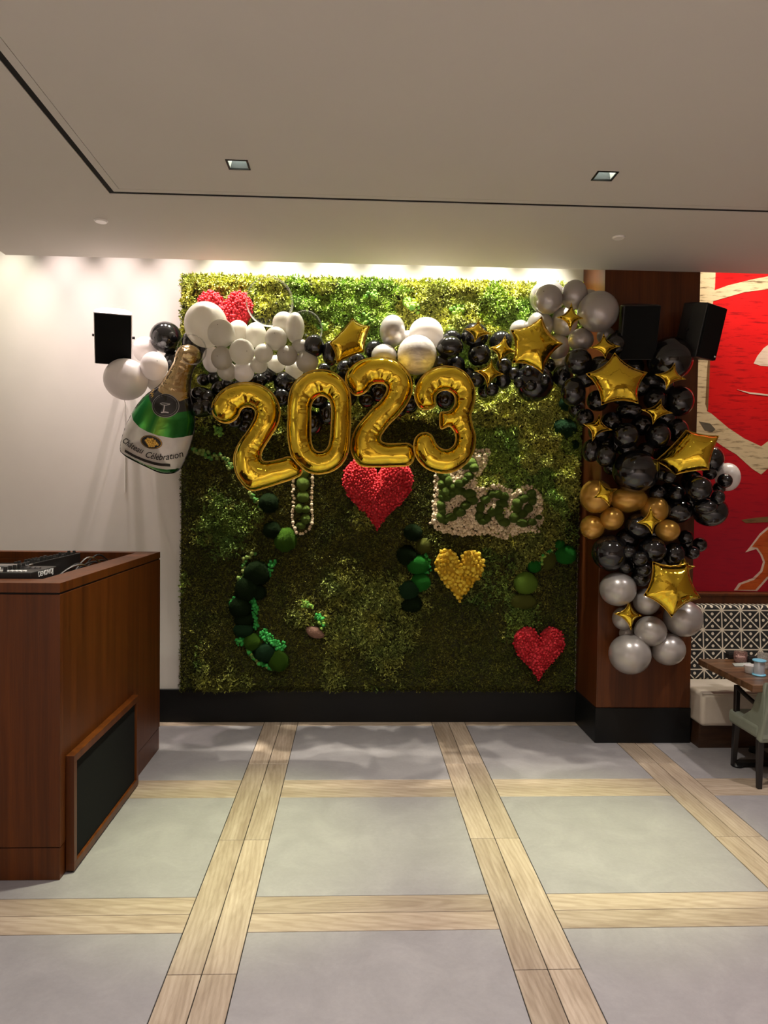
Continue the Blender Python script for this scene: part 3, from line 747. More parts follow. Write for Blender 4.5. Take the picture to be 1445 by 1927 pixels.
beads([C5(*p) for p in [(400, 1110), (440, 1165), (490, 1190), (535, 1215)]], 30, 3.6, 1.6, BG + PG, 'beads in a row under the strip end')
beads([C5(*p) for p in [(690, 860), (715, 855), (745, 875)]], 34, 2.8, 2.8, LG, 'lime bead moss above the piece of bark')
beads([C5(*p) for p in [(770, 920), (795, 945), (800, 975)]], 36, 2.8, 2.8, BG + LG[:1], 'green bead moss right above the piece of bark')
beads([C5(*p) for p in [(400, 250), (425, 275), (450, 310), (475, 345)]], 30, 2.9, 2.2, PG, 'bead moss below the first gold numeral two')
beads([K8(*p) for p in [(110, 500), (180, 525), (240, 560), (310, 580), (360, 560)]], 44, 2.9, 3.0, PG, 'bead moss right of the bottle label')
beads([K8(*p) for p in [(320, 320), (360, 360)]], 26, 3.0, 3.4, LG, 'light bead moss between bottle and first gold two')
beads([K8(*p) for p in [(410, 590), (430, 640), (450, 680)]], 36, 2.9, 3.2, PG, 'bead moss against the left side of the first gold two')
for (x, y, s, l) in [(765, 566, 4.5, 'bright bead moss at the top middle of the wall'), (778, 576, 4.0, 'bright bead moss beside the top middle clump'), (862, 582, 5.5, 'pale bead moss above the black balloons at top'), (703, 556, 5, 'green bead moss high left of the silver oval balloon'), (690, 600, 4.5, 'bead moss beside the folded gold star'), (607, 615, 4, 'bead moss seen next to the clear balloon')]:
    beads([(x - 3, y), (x + 3, y)], 26, 3.0, s, LG, l)
beads([(800, 1040), (806, 1062), (803, 1080)], 26, 2.6, 2.0, BG, 'bead moss between the column and the yellow heart')
beads([(1018, 1060), (1026, 1044), (1044, 1036)], 34, 2.8, 3.0, BG + LG[:1], 'bead moss among the cushions near the pillar')
v = lump_obj('bark_piece', mface(593, 1190, 0.015), 17 * pxm(6.5), 10 * pxm(6.5), 0.03, 'bark', None, 0.35)
tag(v, 'small pinkish brown piece of bark on the lower moss', 'bark')
# ------------------------------------------------------------------ latex balloons
def balloon_mesh():
    prof = []; n = 20
    for i in range(n + 1):
        t = math.pi * i / n
        r = math.sin(t); z = math.cos(t)
        if z < 0:
            z = z * (1 + 0.16 * (-z) ** 2); r = r * (1 - 0.10 * (-math.cos(t)) ** 2)
        prof.append((max(r, 0.0), z))
    prof = prof[:-1] + [(0.055, -1.15), (0.03, -1.19), (0.045, -1.22), (0.085, -1.27), (0.08, -1.28), (0.0, -1.27)]
    mb = MB(); seg = 32
    mb.v.append((0, 0, 1.0))
    for r, z in prof[1:-1]:
        for k in range(seg):
            a = 2 * math.pi * k / seg; mb.v.append((r * math.cos(a), r * math.sin(a), z))
    m_ = len(prof) - 2
    for k in range(seg): mb.f.append((0, 1 + k, 1 + (k + 1) % seg))
    for j in range(m_ - 1):
        for k in range(seg):
            a, b_ = 1 + j * seg + k, 1 + j * seg + (k + 1) % seg
            mb.f.append((a, a + seg, b_ + seg, b_))
    mb.f.append(tuple(1 + (m_ - 1) * seg + k for k in range(seg - 1, -1, -1)))
    me = bpy.data.meshes.new('balloon'); me.from_pydata(mb.v, [], mb.f); shade(me, 60); return me
BM = {}
KIND = {'W': 'latex_white', 'T': 'latex_pearl', 'C': 'latex_clear', 'K': 'latex_black', 'S': 'latex_silver', 'G': 'latex_gold', 'M': 'latex_marble'}
base_balloon = balloon_mesh()
for k, mname in KIND.items():
    BM[k] = base_balloon.copy(); BM[k].materials.append(MATS[mname])
SPOT = MB().lathe([(0.002, 0.010), (0.022, 0.008), (0.034, 0.0), (0.036, -0.004)], seg=14)
spot_me = bpy.data.meshes.new('tip'); spot_me.from_pydata(SPOT.v, [], SPOT.f); plain('latex_tip', (0.10, 0.09, 0.08), 0.5); spot_me.materials.append(MATS['latex_tip']); shade(spot_me)
PLACED = []       # (px, py, rpx, Y, r, P)
CAT = {'W': 'white balloons', 'T': 'white balloons', 'C': 'clear balloons', 'K': 'black balloons', 'S': 'silver balloons', 'G': 'gold balloons', 'M': 'silver balloons'}
def put_balloon(px, py, rx, ry, kind, label, dot=None, tilt=0.0, group=None):
    rp = math.sqrt(rx * ry)
    lim = (PY - 0.02) if px > 1090 else (YB - 0.27)
    if px < 335: lim = YB - 0.10
    Y = lim - rp * pxm(lim)
    while True:
        P = at(px, py, Y); r = rp * pxm(Y); ok = True
        for (qx, qy, qr, qY, q_r, Q) in PLACED:
            dpx = math.hypot(px - qx, py - qy)
            if dpx < (rp + qr) * 0.98 and Y > qY - 0.01: ok = False; break
            if (P - Q).length < 0.74 * (r + q_r): ok = False; break
        if ok: break
        Y -= 0.012
    PLACED.append((px, py, rp, Y, r, P))
    o = bpy.data.objects.new('balloon', BM[kind]); COL.objects.link(o)
    jr = random.Random(int(px * 31 + py * 17))
    z = (EYE - P).normalized() + Vector((jr.uniform(-.25, .25), 0, jr.uniform(-.1, .3))); z.normalize()
    x = Vector((1, 0, 0)); x = (x - z * x.dot(z)).normalized(); y = z.cross(x)
    if tilt:
        x, y = x * math.cos(tilt) + y * math.sin(tilt), y * math.cos(tilt) - x * math.sin(tilt)
    k = pxm(Y)
    m_ = Matrix((x, y, z)).transposed().to_4x4()
    o.matrix_world = Matrix.Translation(P) @ m_ @ Matrix.Diagonal((rx * k, ry * k, rp * k, 1))
    tag(o, label, 'balloon', group or CAT[kind])
    if dot:
        d = bpy.data.objects.new('tip', spot_me); COL.objects.link(d); d.parent = o; d.location = (dot[0], dot[1], math.sqrt(max(0.05, 1 - dot[0] ** 2 - dot[1] ** 2)))
        dv = Vector(d.location); d.rotation_euler = dv.to_track_quat('Z', 'Y').to_euler()
    return o
TL = 'black balloon in the dark cluster between the bottle and the first gold two'
TB = 'black balloon in the dark row tucked behind the gold numerals'
B = [
 # deep in the cluster on the pillar, mostly covered
 (1112,706,20,20,'K','black balloon deep behind the left tip of the big pillar star'),
 (1150,795,20,20,'K','black balloon deep below the big pillar star, left of centre'),
 (1207,800,20,20,'K','black balloon deep between the matching pair of shiny ones'),
 (1252,786,20,20,'K','black balloon deep right of the middle small star'),
 (1160,836,18,18,'K','black balloon deep above the left of the large shiny one'),
 (1218,872,20,20,'K','black balloon deep right of the large shiny one'),
 (1292,872,22,22,'K','black balloon deep behind the lower tip of the tilted star'),
 (1262,925,20,20,'K','black balloon deep behind the little pair above the gold ones'),
 (1302,905,20,20,'K','black balloon deep behind the one with two highlights'),
 (1302,945,20,20,'K','black balloon deep between the two wide ones at right'),
 (1180,1015,22,22,'K','black balloon deep below the bright gold one'),
 (1232,1005,20,20,'K','black balloon deep below the gold ones'),
 (1245,1062,20,20,'K','black balloon deep behind the lowest big star'),
 (1190,1060,18,18,'K','black balloon deep behind the three little ones'),
 (1225,715,18,18,'K','black balloon deep under the largest black one'),
 (1250,725,18,18,'K','black balloon deep behind the star on the largest black one'),
 (1085,770,16,16,'K','black balloon deep at the left edge beside the moss'),
 (1100,712,18,18,'K','black balloon deep left of the big pillar star'),
 (1128,690,20,20,'K','black balloon deep under the small star above the pillar star'),
 (1140,840,16,16,'K','black balloon deep at the left below the lowest left star'),
 # back row behind the bottle and the first numerals
 (378,757,30,28,'K','large black balloon at the back of the cluster right of the bottle neck'),(368,644,25,24,'K','black balloon behind the clear one at the bottle cork'),
 (325,681,18,20,'K','small black balloon against the left side of the bottle neck'),(318,702,15,13,'K','black balloon half hidden behind the bottle shoulder'),
 (300,716,24,24,'W','white balloon half hidden behind the bottle, under the white one with the dark tip'),(273,658,22,24,'W','white balloon at the back beside the wall speaker'),
 (312,635,29,29,'K','shiny black balloon alone against the white wall above the bottle'),
 (237,714,40,38.5,'W','large white balloon at the far left end of the garland'),(290,689,25,26.5,'W','white balloon with a dark tip left of the bottle neck',(0.1,0.15)),
 (505,707,16,15,'K','black balloon tucked behind the right arm of the first two'),(537,722,22,22,'K','black balloon tucked under the white cluster, right of the first two'),(489,716,15,14,'K','black balloon tucked just above the top of the first two'),(530,748,18,18,'K','black balloon tucked between the first two and the zero'),(575,742,20,20,'K','black balloon tucked behind the top left of the zero'),(586,796,22,24,'K','black balloon seen low through the hole of the zero'),(616,778,18,22,'K','black balloon seen in the right of the hole of the zero'),(598,748,20,20,'K','black balloon tucked behind the top of the zero'),
 (466,782,17,18,'K','black balloon seen through the curl of the first gold two'),(464,802,15,14,'K','black balloon low in the curl of the first gold two'),(443,792,15,15,'K','black balloon tucked inside left of the first two'),
 (640,722,20,18,'K','black balloon tucked between zero and second two, upper'),(690,700,20,20,'K','black balloon tucked between zero and second two, lower'),(652,745,20,22,'K','black balloon tucked behind the left of the second two'),(712,738,18,19,'K','black balloon seen through the curl of the second gold two'),(690,752,16,15,'K','black balloon tucked behind the lower hook of the second two'),(760,720,18,18,'K','black balloon tucked behind the right top of the second two'),(838,750,20,20,'K','black balloon seen through the upper curl of the three'),(770,760,18,18,'K','black balloon tucked between the second two and the three'),(800,720,20,18,'K','black balloon tucked behind the top of the three'),(752,770,14,14,'K','black balloon tucked low between the second two and the three'),
 (383,715,12,12,'K','little black balloon right of the bottle: upper left, next to the bottle neck'),(401,711,12,12,'K','little black balloon right of the bottle: upper, second from the bottle neck'),(372,740,12,12,'K','little black balloon right of the bottle: left edge, beside the bottle collar'),(389,748,13,13,'K','little black balloon right of the bottle: centre of the left group'),(412,730,14,14,'K','little black balloon right of the bottle: upper right of the left group'),(387,764,13,13,'K','little black balloon right of the bottle: lower centre of the left group'),(372,770,13,13,'K','little black balloon right of the bottle: lower left beside the bottle'),(402,770,12,12,'K','little black balloon right of the bottle: lower right of the left group'),(430,722,14,13,'K','little black balloon right of the bottle: under the white cluster, left'),(420,750,13,13,'K','little black balloon right of the bottle: touching the tip of the first two'),(452,728,15,14,'K','little black balloon right of the bottle: under the white cluster, middle'),(470,712,13,13,'K','little black balloon right of the bottle: under the white cluster, right'),
 # white cluster
 (507.6,568.4,44,45.5,'C','large clear balloon against the moss above the white cluster'),(574.5,620,32,35,'C','clear balloon between the white cluster and the folded gold star'),
 (387.5,611,39.5,42,'T','large pinkish white balloon in front of the top red heart'),(448.5,623,19,20,'T','white balloon partly hidden just under the top red heart'),(400,677,18.5,24,'W','white balloon behind the left edge of the white cluster'),
 (534,609,21,22,'T','white balloon below the large clear one, left of a matching pair'),(555,617,17.5,29,'T','upright oval white balloon right of a matching pair at the cluster top'),
 (481.5,630.5,19.5,23.5,'T','white balloon in the upper row of the cluster below the clear balloon'),(416.5,627.6,25,26,'T','white balloon with a dark tip overlapping the large pinkish one',(-0.3,0.6)),(519,637,20.5,21.7,'T','white balloon with a dark tip in the upper row, right side',(-0.3,0.5)),
 (565,652,16.5,14,'T','small flattened white balloon at the right of the cluster'),(458,700,20,19.5,'W','brightest white balloon at the bottom of the cluster above the first two'),(487,686,16.5,16.5,'T','white balloon in the bottom row, second right of the brightest'),(520,685,16.5,16.5,'T','white balloon in the bottom row between two others'),(554,695.4,17.4,17.8,'T','white balloon touching the top left of the gold zero'),(428,699,18.8,17,'T','white balloon at the lower left of the cluster'),
 (417.5,674,19.8,21.8,'T','white balloon in the middle row at the left of the cluster',(-0.2,0.1)),(455,662.5,23.3,24.3,'T','larger white balloon with a dark tip in the middle of the cluster',(0.15,-0.1)),(496,665,17.5,18,'T','white balloon in the middle row, centre right'),(540.6,669,19.4,19,'T','white balloon with a dark tip in the middle row at right',(-0.4,0.1)),(578,681,20.7,20.7,'T','white balloon at the lower right end of the cluster above the zero'),
 # around the folded star
 (591.5,651,19.5,21,'K','black balloon left of the folded gold star, behind a clear one'),(621.5,665,15,24,'K','upright black balloon beside the folded gold star'),(651,694,18,17,'K','black balloon under the folded gold star'),(704.5,660,19,19.5,'K','black balloon right of the folded gold star'),(610,693,12,10,'K','small black balloon between the white cluster and the folded star'),(670,680,17,17,'K','black balloon behind the tail of the folded gold star'),
 (768,634,12,12,'W','small white balloon peeking between two larger silver ones'),(801.7,628.6,32.4,31,'W','large marbled white balloon behind the large marbled silver one'),(722.8,669.7,24,22,'S','silver balloon resting on the second gold two'),(738.6,623,24,30,'S','upright oval silver balloon on top of the garland'),
 (850,637.6,18,17,'K','black balloon with a pale top behind the marbled balloons'),(784.6,668,37,37,'M','large marbled silver balloon above the gap between two and three'),
 # black run towards the pillar
 (856,688,20,20,'K','black balloon in the shade just above the gold three'),(829.5,683,14,14,'K','small black balloon between the marbled silver one and the three'),(882,704,12,13,'K','small black balloon behind the top right of the three'),(912,736,14,14,'K','small black balloon low behind the three'),(896,714,16,15,'K','black balloon under the third small star'),(946.5,709.5,17,24,'K','upright black balloon left of the large one with little balloons'),(925,733,14,14,'K','little shiny black balloon at the lower tip of a small star'),(948,688,15,15,'K','black balloon behind the second small gold star'),
 (846.6,653.8,25,20.5,'K','wide black balloon right of the marbled silver ones'),(893.4,632,25.7,24.5,'K','black balloon with a pale top behind the leftmost small gold star'),(942,645,22,22.5,'K','black balloon left of the big gold star'),(901.5,668,22,23,'K','black balloon in the middle of three small gold stars'),
 (978.7,621.4,20,19,'S','dark silver balloon behind the top left of the big gold star'),(1055,682,18,18,'S','grey balloon deep behind the right tip of the big gold star'),
 # silver cluster at the top of the pillar
 (1029.8,559.8,33,32.4,'S','silver balloon forming a pale rim behind the upper left one'),(1108,565,20,20,'S','silver balloon hidden behind the largest of the upper cluster'),(1080.5,554.8,24.5,27.5,'S','silver balloon at the top middle of the upper cluster'),(1140,632,17,17,'S','silver balloon under the right of the upper cluster beside a small star'),
 (1015.7,613,25,27,'S','silver balloon behind the top tip of the big gold star'),(1031.5,563,26.6,27.4,'S','silver balloon with a dark tip at the upper left of the upper cluster',(-0.5,0.55)),(1049.8,652.8,21.6,24,'S','silver balloon just right of the big gold star'),(1125.3,586.4,38.5,38.2,'S','largest silver balloon at the right of the upper cluster'),(1061.4,606,25,27,'S','silver balloon behind the small star of the upper cluster'),(1093,639.5,24,21.6,'S','silver balloon at the bottom of the upper cluster'),
 # black cluster
 (986,688,13,13,'K','little black balloon under the lower left tip of the big star'),(1033,688,13,13,'K','little black balloon right of the bottom tip of the big star'),(1004,720,37,37,'K','large black balloon hanging under the big gold star'),
 (966,704,13,13,'K','little black balloon at the left rim of the large hanging one'),(994,699,11,11,'K','little black balloon on the large hanging one, topmost of four'),(977,720,10.5,11,'K','little black balloon on the large hanging one, leftmost of four'),(1026,715,11,11,'K','little black balloon on the large hanging one, rightmost of four'),(998.5,725.7,11.5,11,'K','little black balloon on the large hanging one, lowest of four'),
 (1059,708.5,19,22,'K','black balloon in shade between the hanging one and the pillar'),(1127,812,20,20,'K','black balloon behind the lowest left small star of the pillar'),(1100,786,17.5,17.5,'K','black balloon at the left edge of the garland beside the moss'),(1195,690,17,17,'K','black balloon behind the right tip of the big pillar star'),(1205,728,18,18,'K','black balloon right of the big pillar star'),
 (1078.7,737.4,23,27.4,'K','upright black balloon left of the big pillar star'),(1158.6,647,20,21.6,'K','black balloon behind the small star below the largest silver one'),(1088,680,25.5,24.5,'K','black balloon below the silver cluster'),(1124.4,754,20.5,20.5,'K','black balloon under the lower left of the big pillar star'),(1140,700,24,24,'K','black balloon hidden behind the big pillar star'),(1170,740,22,22,'K','black balloon under the big pillar star'),
 (1260.7,676.3,42,42.6,'K','largest black balloon, high in front of the right speaker'),(1279,754.7,26,29,'K','black balloon at the right edge below the largest one'),(1232.5,752.5,21.3,20,'K','black balloon between two small stars right of the big pillar star'),(1183.8,772.5,24.4,17,'K','wide black balloon below the big pillar star'),(1275,810,20,23,'K','black balloon behind the top of the tilted gold star'),
 (1180,846,18,18,'K','black balloon in the dark gap above the large shiny one'),(1215,850,18,18,'K','black balloon in the dark middle left of the tilted star'),(1255,860,22,22,'K','black balloon hidden behind the tilted gold star'),(1150,880,14,14,'K','black balloon behind the left of the large shiny one'),
 (1113,848,17.5,22,'K','black balloon at the far left over the red wood'),(1177.7,819.7,24.6,24.5,'K','black balloon with two highlights, left of a matching pair'),(1238,819.5,24,24.4,'K','black balloon with two highlights, right of a matching pair'),(1139.5,857.5,18.7,21.8,'K','black balloon left above the large shiny one'),
 (1369,897.6,23,27,'W','single white balloon against the red painting'),(1338,866,23.5,27.7,'K','black balloon right of the tilted gold star, over the painting'),
 (1336,962,33,29.7,'K','large black balloon at the right edge over the painting'),(1182.4,940,36,25.6,'G','wide gold balloon under the large shiny black one'),(1231,959.5,27,27,'G','gold balloon in shade behind the black ones'),(1121.5,934,31,32.5,'G','largest gold balloon at the left of the pillar'),
 (1196.3,886.6,44,41.5,'K','large shiny black balloon at the middle of the pillar'),(1245,894,11,11,'K','tiny black balloon deep left under the tilted star'),(1259.5,898,12.5,12,'K','little black balloon under the tilted star tail'),(1335.6,891,13,12.5,'K','little black balloon below the right of the tilted star'),(1353,918,12,12,'K','little black balloon in shade near the white one'),(1327,953.6,22,15,'K','flattened black balloon on the large right-edge one'),(1315,919,24,25,'K','black balloon with two highlights at right below the tilted star'),(1364,904.5,14,14,'K','little black balloon in front of the single white one'),(1350.9,935.6,13,14.5,'K','little black balloon below the one in front of the white'),(1274.7,962,28.4,23,'K','wide black balloon right of the gold ones'),(1237.4,927,16,15,'K','little black balloon, left of a pair above the gold ones'),(1273.4,928.7,15,15,'K','little black balloon, right of a pair above the wide one'),
 (1255.8,998.3,23.5,21.5,'G','gold balloon at the right of the star on black'),(1114.6,992,23.5,23.5,'G','gold balloon lowest at the left of the pillar'),(1200.4,991.3,25,25,'K','black balloon behind the small star among gold ones'),(1151.3,976,22.8,22.8,'G','small bright gold balloon in front of the other gold ones'),
 (1293,1025,13,13,'K','little black balloon in the dark right-hand bunch'),(1290,1011,14,14,'K','little black balloon topmost of the right-hand bunch'),(1268,1043,20.8,22.8,'K','black balloon above the lowest big gold star'),(1316.4,1025,14,14,'K','little black balloon rightmost of the right-hand bunch'),(1302.6,1040,14,13,'K','little black balloon lowest of the right-hand bunch'),
 (1162.5,1108.6,34.7,32.6,'S','large silver balloon topmost of the lower cluster'),(1147.8,1040.5,34,35,'K','large black balloon at the left of the lower pillar'),(1205.7,1087,18,17,'K','black balloon left of the lowest big gold star'),(1227.4,1034.3,26,24,'K','shiny black balloon above the lowest little bunch'),(1211,1071,15,15,'K','little black balloon just left of the lowest big star'),(1182.4,1038.4,14,12,'K','little black balloon, upper of three in front of the large left one'),(1176.9,1066,14.5,14,'K','little black balloon, lowest of three in front of the large left one'),(1203.9,1050.9,15,14.5,'K','little black balloon, right of three in front of the large left one'),
 (1180,1192,15,15,'S','silver balloon peeking behind the lowest one'),(1172,1164,20,22,'S','silver balloon behind the lowest small star'),(1216.6,1132.5,25.5,25.5,'S','silver balloon left under the lowest big star'),(1285,1164,36.6,35.4,'S','large silver balloon right under the lowest big star'),(1257,1221.6,32.3,31,'S','silver balloon at the lower right of the lower cluster'),(1185,1231,39.8,38.6,'S','largest silver balloon at the very bottom of the garland'),(1223.8,1187.4,30.6,29,'S','silver balloon in front at the centre of the lower cluster'),
]
PLACED += [(214, 655, 30, 6.17, 0.15, at(214, 650, 6.17)), (1205, 630, 34, 5.80, 0.13, at(1205, 630, 5.80)), (1300, 640, 32, 5.80, 0.14, at(1300, 640, 5.80))]
for row in B:
    px, py, rx, ry, kd, lab = row[:6]
    put_balloon(px, py, rx, ry, kd, lab, row[6] if len(row) > 6 else None)
CLEAR_FRONT = []
def front_of(pts, margin, clear_r):
    """largest depth at which a flat thing over these pixels stays in front of the balloons"""
    Y = 6.4
    for (qx, qy, qr, qY, q_r, Q) in PLACED:
        for (px, py) in pts:
            d = math.hypot(px - qx, py - qy)
            if d < qr + clear_r:
                e = max(0.0, d - clear_r * 0.5) / qr
                Y = min(Y, qY - q_r * math.sqrt(max(0.0, 1 - min(1, e) ** 2)) - margin)
    return Y

# ------------------------------------------------------------------ foil balloons
def px_loop(pts, c, Y):
    """picture outline -> local (x, z) metres about the point seen at pixel c, on a plane facing the room"""
    o = at(c[0], c[1], Y); return np.array([((at(x, y, Y) - o).x, (at(x, y, Y) - o).z) for x, y in pts]), o
def star(tips, k, label, name, T, margin, group, yaw=0.0, pitch=0.0, lift=0.0, cat='star balloon'):
    c = (sum(t[0] for t in tips) / len(tips), sum(t[1] for t in tips) / len(tips))
    r = min(math.hypot(t[0] - c[0], t[1] - c[1]) for t in tips)
    pts = [c] + [((t[0] + c[0]) / 2, (t[1] + c[1]) / 2) for t in tips]
    Y = front_of(pts, margin + T, r * 0.35) - lift
    loop, o3 = px_loop(tips, c, Y)
    out = []
    n = len(tips); m_ = 14
    for i in range(n):
        a, b_ = loop[i], loop[(i + 1) % n]; ctrl = (a + b_) / 2 * k
        for j in range(m_):
            t = j / m_; t = t
            out.append((1 - t) ** 2 * a + 2 * t * (1 - t) * ctrl + t * t * b_)
    out = np.array(out)
    if np.sum(out[:, 0] * np.roll(out[:, 1], -1) - np.roll(out[:, 0], -1) * out[:, 1]) < 0: out = out[::-1]
    o = empty(name, o3, label, cat, group)
    pl = Pillow([out], T, None, 0.12, 0.035, 0.62)
    V, F, _, _ = closed_pillow(pl, 0.011 if n == 4 else 0.016)
    V[:, 1] += yaw * V[:, 0] + pitch * V[:, 2]
    link('foil_body', mesh_np('foil_body', V, F), 'foil_gold', o)
    s = seam_strip([out], 0.004, 'seam', 'foil_seam', o)
    for v in s.data.vertices: v.co.y += yaw * v.co.x + pitch * v.co.z
    return o, Y
G4 = 'small four-pointed gold foil stars'; G5 = 'large five-pointed gold foil stars'
S4 = [([(900.6,601.6),(918.6+6,628.6),(893.4,643.9),(873.6,618.7)],'small gold four-point star leftmost of the garland'),
 ([(951,631),(969.8,662),(939,685),(920,654)],'small gold four-point star touching the left of the big star'),
 ([(924.8,678),(948,704),(917.6,728.4),(894,698)],'small gold four-point star lowest of the three right of the gold three'),
 ([(1076,569),(1097,599),(1072,624),(1048,597)],'small gold four-point star among the upper silver balloons'),
 ([(1136.6,627),(1168.5,651),(1138,675),(1107,655)],'small gold four-point star just above the big pillar star'),
 ([(1129,779),(1152.6,809),(1113.7,830),(1097,798)],'small gold four-point star at the left edge below the big pillar star'),
 ([(1272,682),(1290.4,713.6),(1251.6,733.4),(1233,704.5)],'small gold four-point star on the largest black balloon'),
 ([(1245.5,750),(1264.5,777.6),(1227,798),(1208,770.7)],'small gold four-point star in the middle of the black balloons'),
 ([(1128.4,905.5),(1163,920),(1146,952),(1114.6,937)],'small gold four-point star on the gold balloons'),
 ([(1223.7,953),(1245,980),(1228,1005),(1199,983.5)],'small gold four-point star below the large shiny black balloon'),
 ([(1289,1047),(1307,1066),(1282,1096),(1262,1072)],'small gold four-point star mostly hidden behind the lowest big star'),
 ([(1186,1130.6),(1208.7,1158.8),(1185.6,1185),(1154.6,1154.5)],'small gold four-point star lowest of all, on silver balloons')]
for t, l in S4: star(t, 0.26, l, 'gold_foil_star', 0.034, 0.012, G4, R.uniform(-.15, .15), R.uniform(-.1, .2))
star([(1021,594),(1061,645.7),(1020,703),(962.6,684.4),(960.8,621.7)], 0.66, 'big gold five-point star left of the silver cluster', 'gold_foil_star', 0.085, 0.03, G5, 0.1, 0.1)
star([(1159.4,662.8),(1218.8,700.6),(1198.2,759.5),(1129.7,762.6),(1103.8,703)], 0.66, 'big gold five-point star in front of the pillar below the silver cluster', 'gold_foil_star', 0.085, 0.03, G5, 0.0, 0.15)
star([(1293.4,809),(1345.3,821.5),(1326,884),(1272,893),(1240.8,867)], 0.86, 'big gold star tilted sideways near the red painting', 'gold_foil_star', 0.095, 0.03, G5, -0.35, 0.1)
star([(1230,1057.6),(1297,1060),(1317,1124.7),(1261,1160),(1210.5,1120)], 0.72, 'lowest big gold five-point star above the lower silver cluster', 'gold_foil_star', 0.085, 0.04, G5, 0.0, 0.1)
star([(663,598),(696,609),(684,660),(634.7,686),(621.5,649.8)], 0.84, 'folded gold star standing up above the gold zero', 'gold_foil_star', 0.09, 0.02, G5, 0.55, 0.1)

CA = lambda p: (360 + p[0] / 4.817, 680 + p[1] / 4.817)
CB = lambda p: (580 + p[0] / 2.89, 500 + p[1] / 2.89)
D2A = [CA(p) for p in [(215,505),(190,440),(200,370),(260,285),(350,225),(440,198),(530,195),(620,215),(700,262),(760,330),(795,410),(800,490),(775,580),(730,660),(680,740),(640,810),(628,860),(640,900),(680,912),(740,905),(820,885),(890,868),(955,905),(1000,975),(985,1030),(900,1070),(800,1102),(680,1140),(590,1166),(530,1165),(480,1125),(430,1060),(400,990),(387,920),(390,850),(415,780),(450,715),(500,650),(545,580),(578,510),(585,460),(565,425),(520,408),(470,418),(440,450),(425,490),(390,530),(340,555),(270,548)]]
D0 = [CA(p) for p in [(880,500),(880,400),(900,270),(960,170),(1050,105),(1150,78),(1250,90),(1340,140),(1410,230),(1440,340),(1440,500),(1432,700),(1415,830),(1370,920),(1300,980),(1220,1010),(1130,1018),(1050,995),(970,930),(910,850),(885,740),(875,620)]]
D0H = [CA(p) for p in [(1080,550),(1080,430),(1100,360),(1150,315),(1200,310),(1250,345),(1275,420),(1272,560),(1262,700),(1240,780),(1200,820),(1150,825),(1110,800),(1085,740),(1078,650)]]
D2B = [CB(p) for p in [(215,655),(205,610),(225,565),(275,525),(340,503),(410,500),(480,520),(535,570),(560,630),(560,690),(535,750),(490,810),(440,860),(405,905),(390,935),(400,960),(440,970),(500,968),(548,970),(575,1000),(570,1060),(540,1085),(480,1090),(400,1092),(320,1092),(280,1082),(250,1045),(235,1000),(240,940),(265,880),(305,830),(350,780),(395,735),(425,690),(428,655),(405,638),(370,638),(340,650),(322,675),(290,698),(250,700)]]
D3 = [CB(p) for p in [(612,775),(590,745),(580,700),(597,640),(640,585),(700,555),(760,548),(820,562),(870,602),(900,660),(905,720),(892,780),(882,815),(892,870),(907,930),(900,1000),(870,1060),(820,1103),(760,1126),(700,1122),(640,1098),(595,1050),(577,1000),(580,950),(605,917),(645,910),(672,928),(690,965),(715,993),(755,1003),(790,983),(805,940),(795,900),(770,872),(742,880),(722,885),(716,845),(720,800),(750,797),(780,785),(800,750),(798,710),(775,684),(740,676),(705,690),(687,720),(690,755),(670,775),(640,780)]]
def numeral(loops_px, name, label, Y, T):
    allp = loops_px[0]; c = (sum(p[0] for p in allp) / len(allp), sum(p[1] for p in allp) / len(allp))
    loops = []
    for i, l in enumerate(loops_px):
        q, o3 = px_loop(l, c, Y); q = smooth_closed(q, 0.014)
        ar = np.sum(q[:, 0] * np.roll(q[:, 1], -1) - np.roll(q[:, 0], -1) * q[:, 1])
        loops.append(q if ar > 0 else q[::-1])
    o = empty(name, o3, label, 'number balloon', 'gold foil numerals')
    pl = Pillow(loops, T, 0.098, 0.20, 0.042)
    V, F, _, _ = closed_pillow(pl, 0.0125)
    V[:, 1] += 0.004 * np.sin(V[:, 0] * 31) * np.sin(V[:, 2] * 23)
    link('foil_body', mesh_np('foil_body', V, F), 'foil_gold', o)
    seam_strip(loops, 0.007, 'seam', 'foil_seam', o)
    return o
YN = front_of([((x + y) / 1.0, z) for x, y, z in [(480, 0, 720), (600, 0, 720), (700, 0, 700), (840, 0, 710), (460, 0, 790), (600, 0, 790), (560, 0, 740), (830, 0, 760)]], 0.11, 10)
YN = max(YN, 5.2)
numeral([D2A], 'number_two_balloon', 'gold foil numeral two, leftmost of the row 2023, leaning left', YN, 0.098)
numeral([D0, D0H], 'number_zero_balloon', 'gold foil numeral zero with an oval hole', YN - 0.10, 0.098)
numeral([D2B], 'number_two_balloon', 'gold foil numeral two between the zero and the three', YN, 0.098)
numeral([D3], 'number_three_balloon', 'gold foil numeral three at the right end of the row 2023', YN - 0.07, 0.098)

